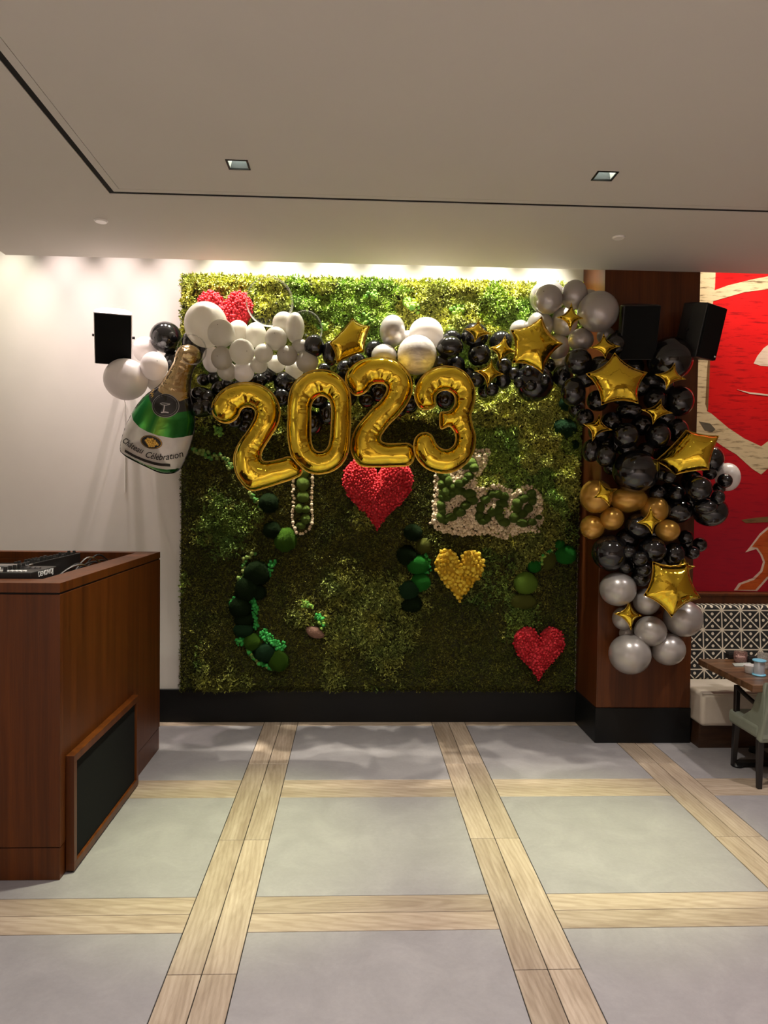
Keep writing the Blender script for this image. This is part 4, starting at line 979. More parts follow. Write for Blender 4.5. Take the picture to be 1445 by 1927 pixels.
# champagne bottle foil balloon
CC = lambda p: (200 + p[0] / 7.225, 640 + p[1] / 7.225)
YBT = front_of([CC(p) for p in [(600, 900), (900, 700), (1000, 300), (1150, 150), (500, 1300)]], 0.16, 8)
OUT = [(195,1500),(200,1400),(255,1210),(335,1030),(420,890),(520,770),(620,690),(740,600),(840,440),(915,290),(950,160),(1010,85),(1130,55),(1230,90),(1290,160),(1285,250),(1205,360),(1155,480),(1142,620),(1142,770),(1172,900),(1200,1060),(1195,1200),(1160,1350),(1105,1520),(1045,1660),(1000,1745),(940,1795),(820,1812),(700,1790),(550,1722),(400,1650),(280,1585),(215,1530)]
bc = CC((650, 1300))
ol, bo = px_loop([CC(p) for p in OUT], bc, YBT); ol = smooth_closed(ol, 0.016)
if np.sum(ol[:, 0] * np.roll(ol[:, 1], -1) - np.roll(ol[:, 0], -1) * ol[:, 1]) < 0: ol = ol[::-1]
bot = empty('bottle_balloon', bo, 'champagne bottle foil balloon, green with white label and gold neck, tilted right', 'bottle balloon')
bl = Pillow([ol], 0.17, 0.30, 0.1, 0.05)
def lc(p): return px_loop([CC(q) for q in p], bc, YBT)[0]
Z_neck = lc([(600,560),(735,640),(755,720),(830,765),(930,805),(1050,850),(1120,805),(1260,700)])
Z_coll = lc([(480,640),(600,735),(640,830),(690,910),(780,1000),(900,1040),(1040,1005),(1120,985),(1300,930)])
Z_ltop = lc([(250,850),(370,1005),(420,1110),(520,1205),(640,1270),(780,1320),(960,1350),(1080,1330),(1280,1260)])
Z_lbot = lc([(100,1440),(200,1515),(280,1560),(400,1622),(560,1695),(720,1745),(850,1765),(960,1755),(1100,1680)])
zones = [resample_open(z, 0.013) for z in (Z_neck, Z_coll, Z_ltop, Z_lbot)]
clip = []
for z in zones:
    z = z[inside(z, ol)]; d, _, _ = bl.dist(z); clip.append(z[d > 0.004])
VB, FB, P2, F2 = closed_pillow(bl, 0.0135, extra=clip)
def above(C, z):      # is a point on the neck side of a zone line (lines run left to right)
    D, I = seg_dist(C, np.vstack([z, z[::-1]])); m_ = len(z); I = np.where(I < m_, I, 2 * m_ - 1 - I); I = np.clip(I, 0, m_ - 2)
    a, b_ = z[I], z[I + 1]; return (b_[:, 0] - a[:, 0]) * (C[:, 1] - a[:, 1]) - (b_[:, 1] - a[:, 1]) * (C[:, 0] - a[:, 0]) > 0
Cn = np.stack([VB[FB].mean(1)[:, 0], VB[FB].mean(1)[:, 2]], 1)
zi = np.full(len(FB), 4)
for k in (3, 2, 1, 0): zi[above(Cn, zones[k])] = k
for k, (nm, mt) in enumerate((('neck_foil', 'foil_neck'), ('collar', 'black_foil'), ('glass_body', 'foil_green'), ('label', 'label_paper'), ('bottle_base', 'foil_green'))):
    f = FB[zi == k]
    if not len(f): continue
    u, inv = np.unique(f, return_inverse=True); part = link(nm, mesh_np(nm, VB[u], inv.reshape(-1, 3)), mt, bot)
seam_strip([ol], 0.005, 'seam', 'black_foil', bot)
def on_bottle(p2, lift):
    p2 = np.atleast_2d(p2); h = bl.height(p2); return np.stack([p2[:, 0], -h - lift, p2[:, 1]], 1)
def decal_ellipse(c, rx, ry, ang, name, mat, lift, rings=7, seg=40, inner=0.0):
    ca, sa = math.cos(ang), math.sin(ang); P = []; F = []
    for j in range(rings + 1):
        q = inner + (1 - inner) * j / rings
        for k in range(seg):
            a = 2 * math.pi * k / seg; x, y = rx * q * math.cos(a), ry * q * math.sin(a)
            P.append((c[0] + x * ca - y * sa, c[1] + x * sa + y * ca))
    for j in range(rings):
        for k in range(seg):
            k2 = (k + 1) % seg; F.append((j * seg + k, j * seg + k2, (j + 1) * seg + k2, (j + 1) * seg + k))
    V = on_bottle(lc(P), lift); return link(name, mesh_np(name, V, F), mat, bot)
decal_ellipse((865, 920), 178, 162, 0.1, 'neck_seal', 'black_foil', 0.004)
decal_ellipse((865, 920), 176, 160, 0.1, 'seal_ring', 'steel', 0.0052, 1, 48, 0.965)
decal_ellipse((865, 920), 150, 135, 0.1, 'seal_ring', 'steel', 0.0052, 1, 48, 0.985)
decal_ellipse((687, 1405), 146, 88, 0.2, 'emblem_ground', 'ink', 0.004)
decal_ellipse((687, 1405), 138, 81, 0.2, 'emblem_ring', 'gold_print', 0.0052, 1, 48, 0.96)
def stroke(pts, w, name, mat, lift=0.006):
    P = resample_open(pts, 8); t = np.gradient(P, axis=0); t /= np.linalg.norm(t, axis=1)[:, None] + 1e-9; nn = np.stack([-t[:, 1], t[:, 0]], 1)
    A = np.vstack([P + nn * w / 2, P - nn * w / 2]); m_ = len(P)
    F = [(i, i + 1, m_ + i + 1, m_ + i) for i in range(m_ - 1)]
    return link(name, mesh_np(name, on_bottle(lc(A), lift), F), mat, bot)
stroke([(800, 893), (835, 912), (880, 916), (925, 905), (930, 897), (880, 890), (830, 886), (800, 893)], 9, 'goblet_emblem', 'steel')
stroke([(862, 915), (858, 960), (850, 1005)], 14, 'goblet_emblem', 'steel'); stroke([(820, 1015), (870, 1008), (915, 1015)], 14, 'goblet_emblem', 'steel')
stroke([(645, 690), (672, 682), (680, 702), (655, 722), (640, 742), (662, 752), (690, 740)], 8, 'collar_flourish', 'gold_print'); stroke([(650, 780), (676, 765), (690, 785), (668, 805)], 8, 'collar_flourish', 'gold_print')
GR = []
for (gx_, gy_) in [(620,1385),(645,1365),(675,1372),(705,1368),(735,1390),(632,1405),(660,1398),(690,1400),(720,1408),(755,1415),(648,1428),(676,1428),(705,1432),(735,1436),(660,1452),(690,1456),(718,1455),(672,1378),(770,1438)]:
    GR.append(on_bottle(lc([(gx_, gy_)]), 0.005)[0])
lumps('grape_emblem', np.array(GR), np.full(len(GR), 0.0115), np.tile([0.75, 0.43, 0.08], (len(GR), 1)), 'gold_print', bot, ICO1, (1, 0.35, 1), True, 0.02)
stroke([(300, 1512), (420, 1582), (560, 1642), (700, 1685), (800, 1702), (912, 1708)], 36, 'label_bar', 'ink', 0.004)
def warp_text(body, path, size, name, mat, lift, shear=0.35, thin=0.0, sx=1.0):
    cu = bpy.data.curves.new(name, 'FONT'); cu.body = body; cu.size = 1.0; cu.shear = shear; cu.offset = thin; cu.resolution_u = 3
    to = bpy.data.objects.new(name, cu); COL.objects.link(to)
    dg = bpy.context.evaluated_depsgraph_get(); me = bpy.data.meshes.new_from_object(to.evaluated_get(dg))
    bpy.data.objects.remove(to); bpy.data.curves.remove(cu)
    bm = bmesh.new(); bm.from_mesh(me); bmesh.ops.triangulate(bm, faces=bm.faces[:]); V = np.array([v.co[:] for v in bm.verts]); F = [[v.index for v in f.verts] for f in bm.faces]; bm.free()
    P = resample_open(path, 4); cum = np.concatenate([[0], np.cumsum(np.linalg.norm(np.diff(P, axis=0), axis=1))]); Ltot = cum[-1]
    xs = (V[:, 0] - V[:, 0].min()) / (V[:, 0].max() - V[:, 0].min()) * Ltot; ys = V[:, 1] * size
    X = np.interp(xs, cum, P[:, 0]); Yp = np.interp(xs, cum, P[:, 1]); e = 3.0
    X2 = np.interp(np.clip(xs + e, 0, Ltot), cum, P[:, 0]) - np.interp(np.clip(xs - e, 0, Ltot), cum, P[:, 0]); Y2 = np.interp(np.clip(xs + e, 0, Ltot), cum, P[:, 1]) - np.interp(np.clip(xs - e, 0, Ltot), cum, P[:, 1])
    L = np.hypot(X2, Y2) + 1e-9; Q = np.stack([X + ys * Y2 / L, Yp - ys * X2 / L], 1)
    return Q, F
for body, path in (('Château', [(262, 1392), (330, 1440), (420, 1498), (500, 1540), (560, 1562)]), ('Célébration', [(590, 1600), (680, 1625), (780, 1640), (880, 1637), (980, 1618), (1080, 1582)])):
    Q, F = warp_text(body, path, 118, 'label_lettering', 'ink', 0.005, 0.45, 0.006)
    link('label_lettering', mesh_np('label_lettering', on_bottle(lc(Q), 0.005), F, False), 'ink', bot)

# the clear balloon over the cork sits in front of the bottle neck
PLACED.append((361, 640, 26, YBT - 0.06, 0.10, at(361, 640, YBT - 0.06)))
put_balloon(361, 658, 27, 28, 'C', 'clear balloon in front of the cork of the bottle')

# ------------------------------------------------------------------ speakers
def speaker(c, w, h, d, yaw, pitch, label, top_w, plate=True, roll=0.0):
    o = empty('wall_speaker', c, label, 'speaker', 'wall speakers')
    o.rotation_euler = (pitch, roll, yaw)
    mb = MB()
    # eight-sided plan: flat front, slanted rear corners
    plan = [(-w / 2, -d / 2), (w / 2, -d / 2), (w / 2, 0.0), (w * 0.3, d / 2), (-w * 0.3, d / 2), (-w / 2, 0.0)]
    for z in (-h / 2, h / 2): mb.v += [(x, y, z) for x, y in plan]
    mb.f = [tuple(range(5, -1, -1)), tuple(range(6, 12))] + [(i, (i + 1) % 6, 6 + (i + 1) % 6, 6 + i) for i in range(6)]
    mb.build('cabinet', top_w, o, bevel=0.008)
    MB().box(-w / 2 + 0.006, w / 2 - 0.006, -d / 2 - 0.014, -d / 2 - 0.001, -h / 2 + 0.006, h / 2 - 0.006).build('grille', 'grille_cloth', o, bevel=0.005)
    if plate: MB().box(w / 2 - 0.045, w / 2 - 0.022, -d / 2 - 0.0165, -d / 2 - 0.0135, -h / 2 + 0.028, -h / 2 + 0.04).build('badge', 'white_print', o)
    for s in (-1, 1):
        MB().lathe([(0.012, 0), (0.012, 0.02), (0.004, 0.022)], seg=12).build('bracket_knob', 'dark_metal', o, True).matrix_local = Matrix.Translation((s * w / 2, 0.0, 0)) @ Matrix.Rotation(s * math.pi / 2, 4, 'Y')
    return o
sp = speaker(at(214, 633, 6.17), 0.292, 0.42, 0.24, 0.28, 0.40, 'black speaker with white top mounted on the white wall at left', 'white_plastic')
inv = (Matrix.Translation(sp.location) @ sp.rotation_euler.to_matrix().to_4x4()).inverted()
wl = sp.location
MB().tube([inv @ Vector((wl.x, wl.y + 0.09, wl.z)), inv @ Vector((wl.x, YB - 0.003, wl.z))], 0.02, 10).build('bracket_arm', 'dark_metal', sp, True)
MB().tube([inv @ Vector((wl.x - 0.04, wl.y + 0.08, wl.z - 0.12)), inv @ Vector((wl.x - 0.04, wl.y + 0.25, wl.z - 0.30)), inv @ Vector((wl.x - 0.04, YB - 0.006, wl.z - 0.5)), inv @ Vector((wl.x - 0.04, YB - 0.006, wl.z - 1.3))], 0.004).build('cable', 'white_plastic', sp, True)
pA = speaker(at(1197, 624, 5.80), 0.285, 0.42, 0.24, -0.12, 0.30, 'black speaker on the pillar, left of the pair, beside silver balloons', 'black_plastic', False)
pB = speaker(at(1312, 624, 5.80), 0.285, 0.42, 0.24, 0.62, 0.22, 'black speaker on the pillar, right of the pair, in front of the red painting', 'black_plastic', True, 0.0)
for s_ in (pA, pB):
    s_.update_tag()
    inv = (Matrix.Translation(s_.location) @ s_.rotation_euler.to_matrix().to_4x4()).inverted()
    a = inv @ Vector((s_.location.x, s_.location.y + 0.08, s_.location.z)); b_ = inv @ Vector((min(s_.location.x, 2.8), PY + 0.004, s_.location.z))
    MB().tube([a, b_], 0.02, 10).build('bracket_arm', 'dark_metal', s_, True)
# ------------------------------------------------------------------ DJ booth
bx0, bx1, by0, by1, bz = -3.05, -1.558, 3.91, 5.905, 1.605
bo_ = empty('dj_booth', ((bx0 + bx1) / 2, (by0 + by1) / 2, 0), 'reddish brown wooden DJ booth with a black speaker grille, at the left', 'dj booth')
OFF = tuple(bo_.location)
def bp(name, x0, x1, y0, y1, z0, z1, mat='wood_red', bevel=0.002): return MB().box(x0, x1, y0, y1, z0, z1).build(name, mat, bo_, bevel=bevel, offset=OFF)
bp('plinth', bx0 + 0.004, bx1 - 0.004, by0 + 0.004, by1 - 0.004, 0.001, 0.176)
t = 0.03
bp('front_panel', bx0, bx1, by0, by0 + t, 0.182, bz - 0.062); bp('rear_panel', bx0, bx1, by1 - t, by1, 0.182, bz - 0.062)
bp('side_panel', bx1 - t, bx1, by0 + t, by1 - t, 0.182, bz - 0.062); bp('side_panel', bx0, bx0 + t, by0 + t, by1 - t, 0.182, bz - 0.062)
g = 0.006
for q in ((bx0 + g, bx1 - g, by0 + g, by0 + t), (bx0 + g, bx1 - g, by1 - t, by1 - g), (bx1 - t, bx1 - g, by0 + t, by1 - t), (bx0 + g, bx0 + t, by0 + t, by1 - t)):
    bp('shadow_gap', *q, bz - 0.066, bz - 0.05, 'black_gap', 0)
bp('shadow_gap', bx0 + 0.01, bx1 - 0.01, by0 + 0.01, by1 - 0.01, 0.17, 0.186, 'black_gap', 0)
rw = 0.165
bp('top_rim', bx0, bx1, by0, by0 + rw + 0.01, bz - 0.052, bz); bp('top_rim', bx0, bx1, by1 - 0.10, by1, bz - 0.052, bz)
bp('top_rim', bx1 - rw, bx1, by0 + rw + 0.01, by1 - 0.10, bz - 0.052, bz); bp('top_rim', bx0, bx0 + rw, by0 + rw + 0.01, by1 - 0.10, bz - 0.052, bz)
bp('well_floor', bx0 + t, bx1 - t, by0 + t, by1 - t, 1.31, 1.34)
bp('well_lining', bx0 + t, bx1 - t, by1 - 0.10, by1 - 0.085, 1.34, bz - 0.053); bp('well_lining', bx1 - rw, bx1 - rw + 0.015, by0 + rw, by1 - 0.10, 1.34, bz - 0.053)
gx_, gy0, gy1, gz0, gz1 = bx1 + 0.001, 3.985, 5.17, 0.012, 0.650
fw, ft = 0.042, 0.045
fr_ = empty('grille_panel', (0, 0, 0)); fr_.parent = bo_; fr_.location = (0, 0, 0)
def gp(n, y0, y1, z0, z1, x1=ft, mat='wood_red'): return MB().box(gx_, gx_ + x1, y0, y1, z0, z1).build(n, mat, fr_, bevel=0.002, offset=OFF)
gp('frame_rail', gy0, gy1, gz0, gz0 + fw); gp('frame_rail', gy0, gy1, gz1 - fw, gz1); gp('frame_stile', gy0, gy0 + fw, gz0 + fw, gz1 - fw); gp('frame_stile', gy1 - fw, gy1, gz0 + fw, gz1 - fw)
gp('grille_cloth', gy0 + fw, gy1 - fw, gz0 + fw, gz1 - fw, 0.030, 'grille_cloth')

# gear in the well
mx_ = empty('dj_mixer', (-2.28, 4.88, 1.372), 'long black mixing console with a row of knobs in the booth', 'mixing console')
mb = MB().hexa([(-0.35, -0.38, 0.06), (0.33, -0.38, 0.06), (0.33, 0.38, 0.06), (-0.35, 0.38, 0.06), (-0.35, -0.38, 0.13), (0.33, -0.38, 0.278), (0.33, 0.38, 0.278), (-0.35, 0.38, 0.13)])
mb.build('body', 'black_plastic', mx_, bevel=0.006)
for s in (-1, 1): MB().box(-0.33, 0.32, s * 0.3 - 0.03, s * 0.3 + 0.03, -0.031, 0.062).build('foot', 'black_trim', mx_)
kn = MB().lathe([(0.012, 0), (0.011, 0.02), (0.009, 0.028), (0.001, 0.028)], seg=12); kme = bpy.data.meshes.new('knob'); kme.from_pydata(kn.v, [], kn.f); kme.materials.append(MATS['black_plastic']); shade(kme)
for i in range(15):
    for j, u in enumerate((0.30, 0.22, 0.14)):
        if (i * 7 + j * 5) % 9 == 0: continue
        o = bpy.data.objects.new('knob', kme); COL.objects.link(o); o.parent = mx_
        hgt = 0.13 + (u + 0.35) / 0.68 * 0.145
        o.location = (u, -0.352 + i * 0.0495 + R.uniform(-.006, .006), hgt - 0.002); o.scale = (1, 1, R.choice((0.7, 1.0, 1.25)))
for i in range(7):
    MB().box(-0.25, -0.05, -0.33 + i * 0.11, -0.326 + i * 0.11, 0.165, 0.205).build('fader_slot', 'dark_metal', mx_)
md_ = empty('media_player', (-2.02, 4.30, 1.354), 'black media player with silver strip and DENON DJ lettering on its back', 'media player')
MB().box(-0.36, 0.225, -0.19, 0.16, 0.02, 0.283).build('body', 'black_plastic', md_, bevel=0.006)
MB().box(-0.28, 0.20, -0.17, 0.14, -0.013, 0.021).build('foot', 'black_trim', md_)
MB().box(-0.29, 0.10, 0.06, 0.13, 0.284, 0.298).build('screen', 'steel', md_, bevel=0.003)
MB().lathe([(0.11, 0.284), (0.11, 0.292), (0.10, 0.296), (0.001, 0.296)], (-0.12, -0.07, 0), 36).build('jog_wheel', 'white_plastic', md_, True)
for i in range(7): MB().box(0.02 + i * 0.024, 0.036 + i * 0.024, -0.165, -0.14, 0.2835, 0.291).build('button', 'white_print', md_)
for i in range(5): MB().box(0.05 + i * 0.03, 0.07 + i * 0.03, 0.0, 0.02, 0.2835, 0.293).build('button', 'steel', md_)
for i in range(6):
    o = bpy.data.objects.new('knob', kme); COL.objects.link(o); o.parent = md_; o.location = (0.07, -0.16 + i * 0.055, 0.2825)
cu = bpy.data.curves.new('t', 'FONT'); cu.body = 'DENON DJ'; cu.size = 0.042; cu.extrude = 0.001; cu.align_x = 'CENTER'
to = bpy.data.objects.new('t', cu); COL.objects.link(to)
tm = bpy.data.meshes.new_from_object(to.evaluated_get(bpy.context.evaluated_depsgraph_get())); bpy.data.objects.remove(to)
tm.materials.clear(); o = link('lettering', tm, 'white_print', md_); o.matrix_local = Matrix.Translation((0.2265, 0.0, 0.249)) @ Matrix(((0, 0, 1, 0), (1, 0, 0, 0), (0, 1, 0, 0), (0, 0, 0, 1)))
for i in range(6):
    r = random.Random(50 + i); y0 = 4.75 + i * 0.1
    p = [Vector((-1.95 + r.uniform(-.02, .03), y0, 1.50)), Vector((-1.86, y0 + 0.08, 1.60 + r.uniform(-.03, .03))), Vector((-1.80, y0 + 0.2, 1.59 + r.uniform(-.05, .02))), Vector((-1.77, y0 + 0.28, 1.46)), Vector((-1.78, min(5.75, y0 + 0.34), 1.352))]
    q = [p[0]]
    for a_ in range(len(p) - 1):
        p0, p1, p2, p3 = p[max(0, a_ - 1)], p[a_], p[a_ + 1], p[min(len(p) - 1, a_ + 2)]
        for j in range(1, 7):
            t_ = j / 6; q.append(0.5 * ((2 * p1) + (p2 - p0) * t_ + (2 * p0 - 5 * p1 + 4 * p2 - p3) * t_ * t_ + (3 * p1 - p0 - 3 * p2 + p3) * t_ ** 3))
    o = MB().tube(q, 0.006, 8).build('cable', 'black_plastic' if i % 3 else 'steel', None, True)
    tag(o, '%s cable in the booth, %s from the console end' % ('silver' if i % 3 == 0 else 'black', ('first', 'second', 'third', 'fourth', 'fifth', 'sixth')[i]), 'cable', 'cables in the booth')

# ------------------------------------------------------------------ seating corner behind the pillar
m, nt, b = new_mat('cream_leather')
v = coords(nt, (1, 1, 1), 'World'); f = noise(nt, v, 6, 4)
nt.links.new(ramp(nt, f, [(0.3, (0.50, 0.44, 0.36)), (0.7, (0.58, 0.52, 0.44))]), b.inputs['Base Color']); b.inputs['Roughness'].default_value = 0.4; bump(nt, b, noise(nt, v, 60, 3), 0.05, 0.004)
m, nt, b = new_mat('star_fabric')
tc = N(nt, 'ShaderNodeNewGeometry'); sp_ = N(nt, 'ShaderNodeSeparateXYZ'); nt.links.new(tc.outputs['Position'], sp_.inputs[0])
def M(op, a, b_=None, c=None):
    n = N(nt, 'ShaderNodeMath', operation=op)
    for i, v_ in enumerate((a, b_, c)):
        if v_ is None: continue
        if isinstance(v_, (int, float)): n.inputs[i].default_value = v_
        else: nt.links.new(v_, n.inputs[i])
    return n.outputs[0]
PER = 0.1735
u = M('SUBTRACT', M('FRACT', M('DIVIDE', M('SUBTRACT', sp_.outputs[0], 3.13), PER)), 0.5); w_ = M('SUBTRACT', M('FRACT', M('DIVIDE', M('SUBTRACT', sp_.outputs[2], 0.563), PER)), 0.5)
au, aw = M('ABSOLUTE', u), M('ABSOLUTE', w_)
grid = M('MAXIMUM', M('GREATER_THAN', au, 0.468), M('GREATER_THAN', aw, 0.468))
diag = M('LESS_THAN', M('ABSOLUTE', M('SUBTRACT', au, aw)), 0.042)
mxx, mnn = M('MAXIMUM', au, aw), M('MINIMUM', au, aw)
dot = M('LESS_THAN', M('ADD', M('POWER', M('SUBTRACT', mxx, 0.31), 2.0), M('POWER', mnn, 2.0)), 0.0056)
pat = M('MAXIMUM', M('MAXIMUM', grid, diag), dot)
nt.links.new(mixc(nt, pat, (0.012, 0.012, 0.012), (0.72, 0.66, 0.54)), b.inputs['Base Color']); b.inputs['Roughness'].default_value = 0.8
bq = empty('banquette', (4.7, 6.1, 0), 'upholstered banquette with cream seat and black and white patterned back', 'bench')
OFQ = (4.7, 6.1, 0)
MB().box(2.90, 6.5, 5.90, 6.45, 0.001, 0.20).build('plinth', 'wood_dark', bq, offset=OFQ)
o = MB().box(2.885, 6.5, 5.83, 6.31, 0.20, 0.48).build('seat', 'cream_leather', bq, offset=OFQ); md = o.modifiers.new('b', 'BEVEL'); md.width = 0.035; md.segments = 5; shade(o.data)
MB().tube([(2.89, 5.838, 0.472), (6.49, 5.838, 0.472)], 0.008).build('piping', 'cream_leather', bq, True, offset=OFQ)
o = MB().hexa([(2.885, 6.29, 0.47), (6.5, 6.29, 0.47), (6.5, 6.50, 0.47), (2.885, 6.50, 0.47), (2.885, 6.36, 1.125), (6.5, 6.36, 1.125), (6.5, 6.50, 1.125), (2.885, 6.50, 1.125)]).build('backrest', 'star_fabric', bq, offset=OFQ); md = o.modifiers.new('b', 'BEVEL'); md.width = 0.03; md.segments = 4; shade(o.data)
struct(MB().box(2.880, 7.4, 6.505, YB - 0.001, 0.002, 1.195).build('trim_panel', 'wood_pillar', None, bevel=0.003)); struct(MB().box(2.880, 7.4, 6.48, YB - 0.001, 1.197, 1.218).build('trim_ledge', 'wood_pillar', None, bevel=0.004))

# painting
def canvas(name, c0, c1, streak, k):
    m, nt, b = new_mat(name); v = coords(nt, (5, 5, 42), 'World'); f = noise(nt, v, 1.0, 4, 0.65); v2 = coords(nt, (1, 1, 1), 'World'); f2 = noise(nt, v2, 3, 4)
    c = ramp(nt, f2, [(0.3, c0), (0.7, c1)]); c = mixc(nt, ramp(nt, f, [(0.53, (0, 0, 0)), (0.66, (k, k, k))]), c, streak)
    nt.links.new(c, b.inputs['Base Color']); b.inputs['Roughness'].default_value = 0.6; b.inputs['Specular IOR Level'].default_value = 0.12; return m, nt, b, c
m, nt, b, c = canvas('paint_red', (0.56, 0.005, 0.006), (0.64, 0.008, 0.008), (0.24, 0.002, 0.004), 0.9)
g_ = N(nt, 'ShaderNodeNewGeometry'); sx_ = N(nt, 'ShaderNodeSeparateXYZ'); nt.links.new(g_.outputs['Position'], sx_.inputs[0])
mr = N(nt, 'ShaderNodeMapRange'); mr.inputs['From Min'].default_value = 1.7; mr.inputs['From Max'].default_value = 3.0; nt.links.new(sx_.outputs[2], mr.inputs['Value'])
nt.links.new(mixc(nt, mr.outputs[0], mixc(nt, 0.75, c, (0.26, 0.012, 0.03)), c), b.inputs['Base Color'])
canvas('paint_cream', (0.60, 0.46, 0.27), (0.68, 0.56, 0.36), (0.10, 0.05, 0.02), 0.85); canvas('paint_pink', (0.62, 0.46, 0.36), (0.70, 0.56, 0.46), (0.35, 0.2, 0.12), 0.5)
canvas('paint_orange', (0.42, 0.05, 0.01), (0.60, 0.16, 0.03), (0.25, 0.03, 0.01), 0.8); canvas('paint_umber', (0.16, 0.08, 0.03), (0.22, 0.12, 0.05), (0.06, 0.03, 0.02), 0.6); canvas('paint_grey', (0.10, 0.085, 0.06), (0.14, 0.12, 0.09), (0.03, 0.02, 0.02), 0.6)
YP = 6.585
pa = empty('painting', (4.4, YB, 1.23), 'large abstract red painting with cream brush strokes on the right wall', 'painting')
OFP = (4.4, YB, 1.23)
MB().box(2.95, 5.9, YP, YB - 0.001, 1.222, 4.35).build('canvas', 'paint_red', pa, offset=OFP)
def dab(pts, mat, lift, name='brush_stroke'):
    P = [at(x, y, YP) for x, y in pts]; mb = MB(); n = len(P)
    mb.v = [(p.x, YP - lift, p.z) for p in P] + [(p.x, YP - 0.0001, p.z) for p in P]
    mb.f = [tuple(range(n))] + [(i, i + n, (i + 1) % n + n, (i + 1) % n) for i in range(n)]
    o = mb.build(name, mat, pa, offset=OFP); bm = bmesh.new(); bm.from_mesh(o.data); bmesh.ops.recalc_face_normals(bm, faces=bm.faces[:]); bm.to_mesh(o.data); bm.free(); return o
dab([(1296, 480), (1348, 480), (1345, 540), (1341, 572), (1296, 574)], 'paint_cream', 0.0012)
dab([(1318, 556), (1370, 537), (1410, 527), (1445, 520), (1520, 512), (1520, 536), (1445, 544), (1400, 550), (1341, 567), (1312, 573)], 'paint_cream', 0.0022)
dab([(1292, 676), (1336, 676), (1334, 700), (1332, 740), (1330, 774), (1338, 778), (1370, 805), (1400, 825), (1432, 840), (1470, 812), (1500, 790), (1500, 840), (1460, 868), (1432, 893), (1415, 882), (1385, 855), (1360, 840), (1335, 822), (1292, 815)], 'paint_cream', 0.0012)
dab([(1315, 793), (1336, 797), (1346, 808), (1340, 813), (1326, 810)], 'paint_grey', 0.0022); dab([(1335, 640), (1336, 676), (1332, 774), (1327, 760), (1330, 700)], 'paint_umber', 0.0022)
dab([(1500, 610), (1437, 655), (1425, 670), (1418, 684), (1430, 688), (1500, 694)], 'paint_pink', 0.0012)
dab([(1386, 733), (1410, 738), (1445, 742), (1500, 744), (1500, 747), (1445, 745), (1410, 741)], 'paint_pink', 0.0022)
C3 = lambda p: (1300 + p[0] / 3.014, 500 + p[1] / 3.014)
dab([C3(p) for p in [(600, 1440), (437, 1480), (390, 1520), (330, 1600), (308, 1626), (370, 1607), (393, 1640), (408, 1680), (393, 1730), (350, 1772), (270, 1802), (243, 1842), (375, 1845), (437, 1775), (600, 1700)]], 'paint_pink', 0.0012)
dab([C3(p) for p in [(600, 1455), (437, 1495), (395, 1530), (345, 1595), (378, 1600), (405, 1640), (420, 1680), (405, 1735), (358, 1782), (285, 1808), (262, 1838), (365, 1838), (430, 1765), (600, 1685)]], 'paint_orange', 0.0022)
dab([C3(p) for p in [(285, 1442), (360, 1430), (600, 1410), (600, 1448), (437, 1455), (310, 1460)]], 'paint_umber', 0.0012)

# table, place things on it
tb = empty('dining_table', (3.32, 5.49, 0), 'dark wooden dining table in front of the banquette', 'table')
OT = (3.32, 5.49, 0)
for i in range(5):
    x0 = 5.07 + i * 0.167
    MB().box(2.88, 3.78, x0 + 0.0008, x0 + 0.1662, 0.70, 0.75).build('plank', 'wood_table', tb, bevel=0.003, offset=OT)
MB().lathe([(0.05, 0.04), (0.045, 0.1), (0.04, 0.65), (0.10, 0.68), (0.12, 0.6985)], (0, 0, 0), 20).build('pedestal', 'black_trim', tb, True)
mb = MB(); mb.box(-0.33, 0.33, -0.035, 0.035, 0.012, 0.045); mb.box(-0.035, 0.035, -0.33, 0.33, 0.012, 0.045); mb.build('cross_foot', 'black_trim', tb, bevel=0.006)
for (x, y) in ((-.31, 0), (.31, 0), (0, -.31), (0, .31)): MB().lathe([(0.04, 0.001), (0.045, 0.012), (0.03, 0.03), (0.001, 0.05)], (x, y, 0), 16).build('glide', 'black_trim', tb, True)
plain('spool_blue', (0.20, 0.55, 0.75), 0.35); plain('spool_thread', (0.55, 0.60, 0.66), 0.25, 0.3); plain('ceramic', (0.80, 0.77, 0.75), 0.25); plain('napkin', (0.30, 0.32, 0.29), 0.9)
def glass(name, col, rough):
    m, nt, b = new_mat(name); b.inputs['Base Color'].default_value = (*col, 1); b.inputs['Roughness'].default_value = rough; b.inputs['Transmission Weight'].default_value = 0.85; b.inputs['IOR'].default_value = 1.45
    w = N(nt, 'ShaderNodeTexVoronoi'); w.inputs['Scale'].default_value = 70; tcc = N(nt, 'ShaderNodeTexCoord'); nt.links.new(tcc.outputs['Object'], w.inputs['Vector']); bump(nt, b, w.outputs['Distance'], 0.6, 0.01)
glass('glass_clear', (0.92, 0.92, 0.90), 0.05); glass('glass_rose', (0.72, 0.50, 0.46), 0.08)
p = atz(1428, 1271, 0.75)
o = empty('ribbon_spool', (p.x, p.y, 0.751), 'spool of silvery ribbon with light blue ends on the dining table', 'spool')
for z in (0.0, 0.108): MB().lathe([(0.020, z), (0.046, z), (0.049, z + 0.003), (0.049, z + 0.008), (0.046, z + 0.011), (0.020, z + 0.011)], seg=30).build('flange', 'spool_blue', o, True)
MB().lathe([(0.036, 0.0115), (0.0385, 0.03), (0.0385, 0.09), (0.036, 0.1075)], seg=30).build('ribbon', 'spool_thread', o, True)
p = atz(1413, 1266, 0.75)
o = empty('ramekin', (p.x, p.y, 0.751), 'small white ceramic dish beside the ribbon spool', 'dish')
MB().lathe([(0.042, 0), (0.046, 0.004), (0.052, 0.055), (0.054, 0.058), (0.050, 0.058), (0.044, 0.012), (0.001, 0.010)], seg=30).build('bowl', 'ceramic', o, True)
